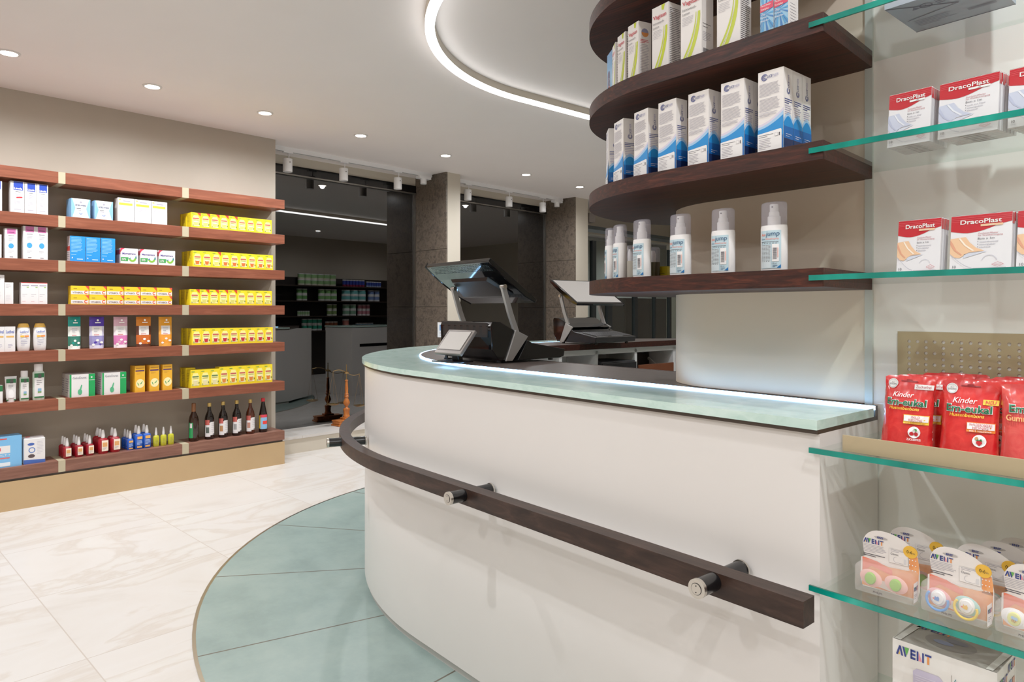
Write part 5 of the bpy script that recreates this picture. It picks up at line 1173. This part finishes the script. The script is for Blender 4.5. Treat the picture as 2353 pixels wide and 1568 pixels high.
def bluside(b, fl, d, h): b.rect(fl,0,0,d,h,P('#c9bcc0',.5),1); b.rect(fl,0,h*.42,d,h*.60,P('#c04038',.4),2); b.lines(fl,.006,h*.35,d*.7,4,h*.07,h*.02,M_TINY)
o = carton(wid(161,195.5),H(162,542,2),.07,BL,blu,bluside,'blue_carton'); series(o,[(161,195.5),(196.7,230),(232,264.5)],2,'bright blue carton with white small print','carton','bright blue cartons')
GRN = P('#3f9a4e', .4)
def mag(b, fr, w, h):
    b.poly(fr,[(0,h),(w*.24,h),(w*.10,h*.90),(0,h*.72)],P('#d8304c',.4),1); b.text(fr,'Magnetrans',w*.10,h*.60,h*.12,P('#4b3c86',.4),2,w=w*.76,bold=.02)
    b.poly(fr,[(w*.02,h*.16),(w*.42,h*.16),(w*.46,h*.42),(w*.02,h*.42)],GRN,1); b.text(fr,'375',w*.08,h*.22,h*.13,WH,3,w=w*.22,bold=.02); b.ringd(fr,w*.68,h*.36,w*.10,w*.22,P('#7cb83c',.4),1,180,360,12); b.poly(fr,[(w*.82,h*.36),(w*.94,h*.36),(w*.88,h*.58)],P('#2a7f8a',.4),2); b.poly(fr,[(w*.46,h*.36),(w*.60,h*.42),(w*.54,h*.30)],P('#3f6ab0',.4),2)
o = carton(wid(277,317),H(278,570,2),.03,WH,mag,lambda b,fl,d,h: b.rect(fl,0,h*.6,d,h*.9,P('#c04858',.4),1),'mineral_carton'); series(o,[(277,317),(322,361),(365.5,402)],2,'low white carton with a green swirl and red corner','carton','green swirl cartons',(3,2,1),.032)
# --- fourth board
def wr(b, fr, w, h):
    b.rect(fr,0,h-.004,w,h,P('#d0343a',.4),1); b.rect(fr,w*.1,h*.84,w*.9,h*.88,M_TINY,1); b.lines(fr,w*.12,h*.45,w*.6,2,h*.08,h*.01,M_TINY); b.rect(fr,w*.62,h*.76,w*.86,h*.80,P('#9ac06a',.4),1); b.lines(fr,w*.12,h*.14,w*.7,1,.01,h*.02,P('#d8a0a8',.5))
o = carton(wid(48.5,69),H(49,649,3),.05,WH,wr,None,'cream_carton'); series(o,[(48.5,69),(69.6,88.5),(89,108.5)],3,'white carton with a thin red top edge','carton','red edged cartons')
def plain(b, fr, w, h): b.lines(fr,w*.12,h*.9,w*.6,3,h*.06,h*.012,M_TINY); b.lines(fr,w*.12,h*.40,w*.6,6,h*.05,h*.01,P('#c9c5cb',.5))
o = carton(wid(11,30.5),H(12,649,3),.05,WH,plain,None,'cream_carton'); series(o,[(11,30.5)],3,'plain white carton left of the red edged trio','carton','plain white cartons')
o = carton(wid(-14,10),H(8,632,3),.05,WH,plain,None,'cream_carton'); series(o,[(-14,10)],3,'taller plain white carton at the left photo edge '+ROW[3],'carton','plain white cartons')
VY = P('#eec022', .4)
def vit(b, fr, w, h):
    b.rect(fr,0,h*.08,w*.98,h*.46,WH,1); b.text(fr,'VITABIOL',w*.08,h*.18,h*.18,P('#6b4a38',.4),2,w=w*.60,bold=.02); b.text(fr,'C',w*.74,h*.14,h*.34,P('#dc5a26',.4),2,w=w*.18,bold=.05); b.poly(fr,[(w*.80,h),(w,h),(w,h*.60)],P('#e04a34',.4),1); b.rect(fr,w*.14,h*.66,w*.34,h*.74,P('#9a7a20',.4),1)
spans = [(163.5,203.5),(204.8,245),(246,284.5),(285.8,322.5),(323.8,359.5),(360.5,395.5)]
h = H(164, 656.5, 3)/2; o = carton(wid(*spans[2])-.0008,h-.0005,.07,VY,vit,None,'vitamin_carton'); first = True
for i, (a, b_) in enumerate(spans):
    for lv in (0, 1):
        c = o if first else copy_tree(o); first = False; put(c, a, b_, 3, z=LV[3]+lv*h)
        tag(c, 'yellow vitamin carton, %s column from the left, %s of two stacked' % (ORD[i], ('lower','upper')[lv]), 'carton', 'stacked yellow vitamin cartons')
# --- fifth board
YT = P('#e6b24a', .4)
def lad(b, fr, w, h): b.text(fr,'Ladival',w*.1,h*.74,h*.12,P('#5a6ab0',.4),2,w=w*.8,bold=.02); b.rect(fr,w*.12,h*.56,w*.88,h*.63,P('#d8a85a',.4),1); b.lines(fr,w*.3,h*.3,w*.5,3,h*.06,h*.015,P('#9a94b4',.5))
o = carton(wid(11.5,35),H(12,751,4),.04,WH,lad,None,'sun_cream_carton'); series(o,[(-13,11),(11.5,35)],4,'white sun cream carton beside the sun lotion bottles','carton','sun cream cartons')
def make_lad(w, h):
    r = empty('sun_lotion_bottle'); hx = w/2; q = .55
    MB().lathe([(hx*.80,0),(hx*.88,h*.02),(hx*.97,h*.2),(hx,h*.5),(hx*.97,h*.80),(hx*.78,h*.86)], WH, 28, 1, q).build('bottle', r)
    MB().lathe([(hx*.80,h*.86),(hx*.90,h*.85),(hx*.72,h*.955),(hx*.66,h*.985),(0.0001,h)], YT, 28, 1, q).build('cap', r)
    b = MB(); fr = Fr((-hx,-hx*q-.0012,0),(1,0,0),(0,0,1)); b.text(fr,'Ladival',w*.20,h*.66,h*.075,P('#5a6ab0',.4),2,w=w*.62,bold=.02); b.rect(fr,w*.22,h*.50,w*.52,h*.56,P('#eeb23a',.4),1); b.rect(fr,w*.54,h*.50,w*.84,h*.56,P('#e8863a',.4),1); b.lines(fr,w*.25,h*.40,w*.5,4,h*.06,h*.012,P('#8a86a8',.5)); b.build('print', r); return r
o = make_lad(wid(39.5,71), H(55,743,4)); series(o,[(39.5,71),(77,109)],4,'white sun lotion bottle with a golden yellow cap','bottle','sun lotion bottles',1,dxs=.018)
POUCH = [(157,188,'#0f8f84','#2f6f5e','#e9efe9','white shower pouch with a teal head and dark leaves'),(206,242,'#4a2f9c','#8d86b8','#cfcbe2','violet headed shower pouch with a lavender picture'),(262,296,'#d9a9b8','#d070a8','#f0e4ea','pale pink shower pouch with pink blossom'),(314,350,'#d67a1c','#c25a1e','#5a2a1a','brown shower pouch with an orange head'),(366,398,'#e89a20','#e8912c','#e6a040','golden orange shower pouch, rightmost of the five')]
def make_pouch(w, h, c1, c2, c3):
    b = MB(); n = 10; M1, M2, M3 = P(c1,.3), P(c2,.35), P(c3,.35); V = []; 
    for s_ in (-1, 1):
        for j in range(n+1):
            t = j/n; hw = w/2*(.90 + .04*sin(3*t) + .07*max(0,t-.75)*4*.5); th = .018*(1-t)**.7*min(1,1) + .0008
            for i in range(7):
                u = i/6*2-1; V.append((hw*u, s_*th*(1-u*u)**.5 if abs(u) < 1 else 0, h*t))
    N = (n+1)*7
    for j in range(n):
        t = (j+.5)/n; m = M1 if t > .74 else (P('#e6e0dc',.4) if t > .36 else M2 if t > .08 else M3)
        for i in range(6):
            a = j*7+i; mm = m if not (.36 < t < .74) or 0 < i < 5 else M3
            b.add([V[a],V[a+1],V[a+8],V[a+7]], [(0,1,2,3)], mm, True); b.add([V[N+a],V[N+a+7],V[N+a+8],V[N+a+1]], [(0,1,2,3)], M3, True)
    fr = Fr((-w/2,-.016,0),(1,0,0),(0,0,1)); b.lines(fr,w*.28,h*.64,w*.4,3,h*.05,h*.015,P('#8a8a90',.5),1); b.rect(fr,w*.28,h*.42,w*.62,h*.44,P('#c0504c',.5),1); b.rect(fr,w*.35,h*.80,w*.70,h*.83,P('#f4efe8',.5),8); b.disc(fr,w*.52,h*.89,w*.07,P('#f4efe8',.5),8)
    for q in range(5): b.disc(fr,w*(.25+.13*q),h*(.12+.07*(q%3)),w*.10,M1 if q % 2 else P('#f2ece6',.4),1,h*.035,10)
    return b.build('shower_pouch')
for a, b_, c1, c2, c3, lab in POUCH:
    o = make_pouch(wid(a,b_), H(a,728.5,4), c1, c2, c3); put(o,a,b_,4,.02); tag(o, lab, 'pouch', 'shower pouches')
# --- sixth board
DG = P('#1d6b3a', .4); GL = P('#c9d6c8', .25)
def herb(w, h, kind):
    r = empty('herbal_tube' if kind == 'tube' else 'herbal_bottle'); hx = w/2; q = .6
    if kind == 'tube':
        b = MB(); n = 8; L = []
        for j in range(n+1):
            t = j/n; L.append([(hx*(.78+.22*t)*cos(a), -hx*q*(1-t*.93)*sin(a), h*(.16+.84*t)) for a in [2*pi*i/20 for i in range(20)]])
        V = [p for l in L for p in l]; b.add(V, [(j*20+i,j*20+(i+1)%20,(j+1)*20+(i+1)%20,(j+1)*20+i) for j in range(n) for i in range(20)] + [tuple(range(n*20,n*20+20))], WH, True)
        b.build('tube', r); MB().lathe([(hx*.62,0),(hx*.66,h*.16)], WH, 20, 1, .8).build('cap', r); yf = -hx*q*.62
    else:
        MB().lathe([(hx*.95,0),(hx,h*.02),(hx,h*.76),(hx*.72,h*.80)], GL, 28, 1, q).build('bottle', r)
        MB().lathe([(hx*.74,h*.80),(hx*.76,h*.97),(hx*.70,h)], WH, 24, 1, .8).build('cap', r); yf = -hx*q-.0008
    p = MB(); fr = Fr((-hx,yf,0),(1,0,0),(0,0,1)); t0, t1 = (.74,.90) if kind == 'tube' else (.62,.74)
    p.rect(fr,w*.10,h*t0,w*.90,h*t1,DG,1); p.rect(fr,w*.42,h*(t0-.01),w*.68,h*(t1-.02),P('#4a4a48',.5),2); 
    p.rect(fr,w*.12,h*.10,w*.88,h*t0,WH,1); p.lines(fr,w*.28,h*(t0-.08),w*.46,3,h*.05,h*.012,M_TINYDK,3); p.rect(fr,w*.38,h*.20,w*.68,h*.32,P('#7fa9c8',.4),3); p.rect(fr,w*.38,h*.20,w*.68,h*.24,P('#6f9a4c',.4),4); p.rect(fr,w*.10,h*.06,w*.90,h*.10,DG,1)
    p.build('label', r); return r
put(tag(herb(wid(13,41), H(27,866,5), 'tube'), 'white tube with a green band standing on its cap', 'tube', 'green banded body care'), 13,41,5,.03)
put(tag(herb(wid(47,69.5), H(58,853,5), 'bottle'), 'shorter of the two green banded white capped bottles', 'bottle', 'green banded body care'), 47,69.5,5,.03)
put(tag(herb(wid(77,105), H(91,837,5), 'bottle'), 'taller of the two green banded white capped bottles', 'bottle', 'green banded body care'), 77,105,5,.03)
o = carton(wid(-22,6),H(4,886,5),.05,WH,lambda b,fr,w,h: b.rect(fr,0,h*.66,w,h,DG,1),None,'balm_carton'); put(tag(o,'green headed white carton cut by the left photo edge','carton'),-22,6,5)
GB = P('#12984c', .4)
def gel(b, fr, w, h):
    b.rect(fr,w*.74,0,w,h,GB,1); b.rect(fr,0,0,w*.07,h,GB,1); b.text(fr,'GeloDurat',w*.12,h*.80,h*.10,P('#6a6a78',.4),2,w=w*.54); b.disc(fr,w*.86,h*.85,w*.035,WH,2); b.rect(fr,w*.76,h*.72,w*.98,h*.735,WH,2)
    b.disc(fr,w*.40,h*.22,w*.085,P('#4fae7c',.4),2,h*.13); b.poly(fr,[(w*.37,h*.28),(w*.44,h*.28),(w*.49,h*.52),(w*.45,h*.54)],P('#4fae7c',.4),3)
o = carton(wid(160,218.5),H(161,862,5),.10,WH,gel,lambda b,fl,d,h: b.lines(fl,.01,h*.8,d*.7,7,h*.1,h*.03,M_TINY),'capsule_carton'); series(o,[(160,218.5),(233,292)],5,'wide white carton with a green right end','carton','green ended cartons',2,.102)
OY = P('#e8a826', .4)
def orr(b, fr, w, h): b.rect(fr,w*.1,h*.90,w*.9,h*.93,P('#b07820',.5),1); b.rect(fr,w*.06,h*.79,w*.94,h*.84,P('#4a2a5a',.4),1); b.lines(fr,w*.15,h*.74,w*.6,2,h*.04,h*.01,P('#b07820',.5)); b.disc(fr,w*.52,h*.33,w*.42,P('#f7e8a8',.4),1,h*.17); b.poly(fr,[(w*.22,h*.38),(w*.30,h*.28),(w*.42,h*.24),(w*.34,h*.34)],P('#3f9a5a',.4),2); b.poly(fr,[(w*.46,h*.30),(w*.82,h*.44),(w*.66,h*.32)],P('#3f9a5a',.4),2)
o = carton(wid(310,333),H(311,842,5),.045,OY,orr,None,'eye_drop_carton'); series(o,[(310,333),(344,365.5),(373,396.5)],5,'upright orange yellow carton with a pale glow','carton','orange yellow cartons',(2,2,1),.048)
# --- lowest board
LB = P('#6fb0e0', .4)
def hal(b, fr, w, h): b.rect(fr,w*.12,h*.90,w*.46,h*.94,P('#d0443c',.4),1); b.rect(fr,w*.08,h*.46,w*.58,h*.70,WH,1); b.rect(fr,w*.12,h*.54,w*.24,h*.64,P('#d0343a',.4),2); b.text(fr,'HALT +',w*.10,h*.36,h*.07,WH,2,w=w*.48); b.rect(fr,w*.10,h*.28,w*.56,h*.32,P('#d0605c',.4),1); b.rect(fr,w*.08,h*.04,w*.58,h*.16,P('#dfe9f0',.4),1)
o = carton(wid(-14,50),H(20,1003,6),.09,LB,hal,None,'bandage_carton'); put(tag(o,'light blue carton at the left photo edge on the lowest board','carton'),-14,50,6)
def make_sugar(w, h):
    b = MB().box(-w/2,w/2,0,.06,0,h*.93,WH); b.poly(Fr((-w/2,0,0),(1,0,0),(0,0,1)),[(0,0),(w,0),(w,h*.12),(0,h*.16)],P('#3c5fae',.4),1)
    fr = Fr((-w/2,0,0),(1,0,0),(0,0,1)); b.disc(fr,w*.34,h*.72,w*.16,P('#3c5aa8',.4),1,h*.05); b.ringd(fr,w*.38,h*.50,w*.11,w*.16,P('#5a7ab8',.4),1); b.disc(fr,w*.36,h*.28,w*.16,P('#4a3a3c',.4),1,h*.07); b.lines(fr,w*.62,h*.80,w*.30,9,h*.055,h*.012,P('#b9b6c4',.5))
    r = empty('milk_powder_pack'); b.build('pack', r, bevel=.004)
    f = MB().obox((0,.03,h*.95),(1,0,0),w*.47,.022,h*.025,P('#e3dfe2',.45)); f.rect(Fr((-w*.4,.008,h*.98),(1,0,0),(0,.4,1)),0,0,w*.2,.006,P('#b04848',.5),1); f.build('folded_top', r, bevel=.006); return r
o = make_sugar(wid(55,105), H(60,1006,6)); put(tag(o,'white folded top pack with a blue base beside the light blue carton','pack'),55,105,6,.01)
def make_mist(col, hb, hxx, tagged):
    r = empty('spray_bottle'); hx = hxx
    MB().lathe([(hx*.9,0),(hx,.004),(hx,hb*.86),(hx*.8,hb*.95),(hx*.42,hb)], P(col,.12,0,.6), 24, 1, .8).build('bottle', r)
    MB().lathe([(hx*.40,hb),(hx*.44,hb+.012),(hx*.40,hb+.020),(hx*.26,hb+.042),(hx*.20,hb+.050),(.0001,hb+.051)], WH, 18).build('spray_head', r)
    fr = Fr((-hx,-hx*.8-.0016,0),(1,0,0),(0,0,1)); p = MB()
    if tagged == 1: p.rect(fr,hx*.55,hb*.18,hx*1.85,hb*.86,P('#f0ddc8',.5),2); p.rect(fr,hx*.7,hb*.45,hx*1.65,hb*.72,P('#d89a5a',.5),3); p.lines(fr,hx*.7,hb*.40,hx*.9,3,hb*.06,hb*.02,M_TINY,3); p.build('paper_tag', r)
    elif tagged == 2: p.rect(fr,hx*.45,hb*.66,hx*1.60,hb*.84,P('#e8a84a',.4),2); p.lines(fr,hx*.4,hb*.58,hx*1.2,4,hb*.08,hb*.04,P('#9ab4e4',.5),2); p.rect(fr,hx*.4,hb*.10,hx*1.5,hb*.20,P('#e8a84a',.4),2); p.build('label', r)
    else: p.lines(fr,hx*.5,hb*.7,hx*1.0,4,hb*.12,hb*.03,P('#8f8a1a',.5),1); p.build('label', r)
    return r
def mists(o, cols, lab, grp, dd=.052, dxs=.034):
    first = True
    for i, (px, n, nm) in enumerate(cols):
        for q in range(n):
            c = o if first else copy_tree(o); first = False
            c.location = (XP - dxs - q*dd, ly(px, XP-dxs), LV[6]); c.rotation_euler = (0,0,pi/2)
            tag(c, '%s, %s, %s' % (lab, nm, 'foremost' if q == 0 else ORD[q] + ' from the front'), 'bottle', grp)
kz = lambda py, px: lz(px, py, XP-.034) - LV[6]
hr = kz(1007,153); hx = wid(144,163)/2
mists(make_mist('#8e1220', hr-.051, hx, 1), [(154,4,'left column'),(181,3,'second column'),(206,4,'third column')], 'small red spray bottle with a paper tag', 'small red spray bottles')
hr2 = kz(988,236); hx2 = wid(224,247)/2
mists(make_mist('#9a1420', hr2-.051, hx2, 1), [(236.5,3,'left column'),(264,2,'right column')], 'larger red spray bottle with a paper tag', 'larger red spray bottles', .058)
mists(make_mist('#1d4fae', kz(990,299)-.051, wid(290,306)/2, 2), [(299,3,'single column')], 'small blue spray bottle with orange label', 'small blue spray bottles')
mists(make_mist('#1c52b6', kz(979,318)-.051, wid(308,328)/2, 2), [(318.5,2,'left column'),(337,2,'right column')], 'taller blue spray bottle with orange label', 'taller blue spray bottles', .056)
mists(make_mist('#b9b62a', kz(983,358)-.051, wid(352,366)/2, 0), [(358.5,1,'left of three'),(375.5,1,'middle of three'),(392.5,1,'right of three')], 'yellow green spray bottle', 'yellow green spray bottles')
def make_wine(kind):
    r = empty('tonic_bottle'); g = {'green': P('#2a1408',.08,0,.6), 'amber': P('#4a2010',.08,0,.6)}.get(kind, P('#140a08',.08,0,.6)); h = .30; R = .0365
    prof = [(R*.9,0),(R,.006),(R,h*.56),(R*.86,h*.65),(R*.46,h*.76),(R*.38,h*.82),(R*.36,h*.92)] if kind != 'red' else [(R*.9,0),(R,.006),(R,h*.50),(R*.8,h*.62),(R*.5,h*.80),(R*.36,h*.90)]
    MB().lathe(prof, g, 28).build('glass', r)
    capm = {'red': P('#c8202c',.35), 'green': P('#7a4a26',.4)}.get(kind, P('#c9a860',.3,.6))
    z0 = h*.78 if kind == 'green' else h*.90; MB().lathe([(R*.44,z0),(R*.44,h*.985),(R*.38,h)], capm, 20).build('cap', r)
    l = MB(); n = 14
    def wrap(a0, a1, z0, z1, m, rr):
        for i in range(n):
            a, b = radians(a0+(a1-a0)*i/n), radians(a0+(a1-a0)*(i+1)/n)
            l.add([(rr*sin(a),-rr*cos(a),z0),(rr*sin(b),-rr*cos(b),z0),(rr*sin(b),-rr*cos(b),z1),(rr*sin(a),-rr*cos(a),z1)], [(0,1,2,3)], m, True)
    if kind == 'green': wrap(-85,-30,h*.10,h*.50,P('#1d8a4a',.4),R+.0006); wrap(-68,-40,h*.36,h*.48,WH,R+.0010)
    elif kind == 'red': wrap(-70,35,h*.10,h*.52,P('#7fb4dc',.4),R+.0006); wrap(-70,35,h*.44,h*.52,P('#d8384a',.4),R+.001); wrap(-30,35,h*.24,h*.34,P('#e0342c',.4),R+.001); wrap(-90,-60,h*.12,h*.50,P('#d8b03a',.4),R+.0012)
    else:
        wrap(-10,58,h*.12,h*.48,WH,R+.0008); wrap(-80,-10,h*.08,h*.46,P('#ddd9da',.45),R+.0006); wrap(-80,-20,h*.40,h*.54,P('#b8524a',.45),R+.0009)
        wrap(-66,-24,h*.18,h*.34,{'b1': P('#4a544e',.5),'b2': P('#a8774a',.5),'b3': P('#8f8f90',.5),'amber': P('#b07a6a',.5)}[kind],R+.001); wrap(20,54,h*.13,h*.15,M_TINYDK,R+.0012)
        for q in range(5): wrap(0,50,h*(.42-.05*q),h*(.427-.05*q),M_TINY,R+.0012)
    l.build('label', r); return r
for i, (px, kind, top) in enumerate(((445,'green',927),(481,'b1',926),(512.5,'b2',923),(544,'b3',920),(575,'amber',918),(604.5,'red',915))):
    o = make_wine(kind); x = XP-.045; sc = (lz(px, top, x)-LV[6])/.30; o.location = (x, ly(px, x), LV[6]); o.rotation_euler = (0,0,pi/2); o.scale = (sc,sc,sc)
    tag(o, ('brown tonic bottle with a green side label, leftmost of the six','dark tonic bottle with a gold cap, second from the left','dark tonic bottle with a gold cap, third from the left','dark tonic bottle with a gold cap, fourth from the left','amber tinted tonic bottle with a gold cap, second from the right','dark tonic bottle with a red cap and pale blue label')[i], 'bottle', 'tonic bottles on the lowest board')

# ------------------------------------------------------------------ staff side wall unit that shows as a reflection in the shop window
XR = .25
M_UNIT = P('#33261e', .5)
un = empty('dark_wall_unit', (XR, 6.9, 0)); inv = Matrix.Translation((-XR, -6.9, 0)); tag(un, 'dark wall unit behind the counter, mirrored in the left shop window', 'shelving')
o = MB().box(XR-.02,XR,5.2,8.6,.0,1.75,P('#241b16',.6)).build('back_panel', un); o.matrix_parent_inverse = inv
zs4 = []
for py in (658, 692, 726, 759):
    z = on_pl(760, py, Vector((1,0)), 2*XW-XR+.12).z; zs4.append(z)
    o = MB().box(XR-.26,XR-.02,5.2,8.6,z-.02,z,M_UNIT).build('shelf_board', un); o.matrix_parent_inverse = inv
def can(c1, c2, w, h):
    b = MB().lathe([(w*.48,0),(w*.5,.004),(w*.5,h*.30)], P(c2,.4), 18).lathe([(w*.5,h*.30),(w*.5,h*.86)], P(c1,.4), 18).lathe([(w*.51,h*.86),(w*.51,h),(.0001,h)], WH, 18); return b.build('tin')
def ry(px): return on_pl(px, 690, Vector((1,0)), 2*XW-XR+.14).y
rows = [(0,[(685,772,6,2,'#8fb87c','#dcd6c2','green and white tin'),(788,838,7,1,'#2a3f9c','#8e2a4a','blue bottle shaped tin'),(842,876,6,1,'#33489c','#9aa6c8','short blue tin')]),
        (1,[(682,706,2,2,'#6aa45c','#e2e2da','green tub'),(732,774,3,2,'#7fb46c','#e2e2da','leaf green tub'),(786,840,3,2,'#6ab4b4','#eef0ee','teal tub'),(846,872,2,2,'#6f86b8','#e6e6ea','blue tub')]),
        (2,[(684,712,5,1,'#9ac08c','#e2e6da','slim green tin'),(752,774,2,2,'#7f9a5c','#dcdcd0','olive tub'),(788,818,2,2,'#7fa88c','#eef0ee','pale green tub'),(822,850,3,2,'#c07a86','#f0e8e8','rose tub')]),
        (3,[(694,740,4,2,'#2f9a7c','#eef0ee','white and teal tin'),(748,776,3,1,'#b06a4a','#e6e6e0','brown and white tin'),(788,802,1,1,'#d88a80','#f0e8e8','rose tin'),(818,858,6,1,'#5aa0d0','#d0606a','blue and red tin')])]
first = {}
for k, its in rows:
    for (a, b_, n, st, c1, c2, nm) in its:
        w = abs(ry(b_)-ry(a))/n; h = min(.105, w*1.15) if st == 2 else min(.20, w*1.9)
        o0 = can(c1, c2, w*.94, h); f_ = True
        for i in range(n):
            for s_ in range(st):
                c = o0 if f_ else o0.copy()
                if not f_: COL.objects.link(c)
                f_ = False; c.location = (XR-.14, ry(a)+(ry(b_)-ry(a))*(i+.5)/n, zs4[k]+s_*h)
                tag(c, '%s on the dark wall unit, board %s, %s from the left%s' % (nm, ('one','two','three','four')[k], ORD[i], '' if st == 1 else (', lower',', upper')[s_]), 'tin', 'tins on the dark wall unit')
# ------------------------------------------------------------------ camera and render look
cam = bpy.data.cameras.new('camera'); co = bpy.data.objects.new('camera', cam); COL.objects.link(co)
co.location = (0, 0, EYE); co.rotation_euler = (pi/2, 0, TH); cam.sensor_width = 36; cam.lens = 24
cam.shift_y = -(784 - HY)/2353; cam.clip_start = .05
SC.camera = co
wd = bpy.data.worlds.new('night'); SC.world = wd; wd.use_nodes = True
wd.node_tree.nodes['Background'].inputs[0].default_value = (.05, .06, .08, 1); wd.node_tree.nodes['Background'].inputs[1].default_value = .06
SC.view_settings.view_transform = 'Standard'; SC.view_settings.look = 'None'; SC.view_settings.exposure = .1; SC.view_settings.gamma = 1.14
SC.cycles.max_bounces = 12; SC.cycles.diffuse_bounces = 5; SC.cycles.glossy_bounces = 5; SC.cycles.transparent_max_bounces = 24
SC.cycles.caustics_reflective = False; SC.cycles.caustics_refractive = False; SC.cycles.sample_clamp_indirect = 6
SC.cycles.use_denoising = True
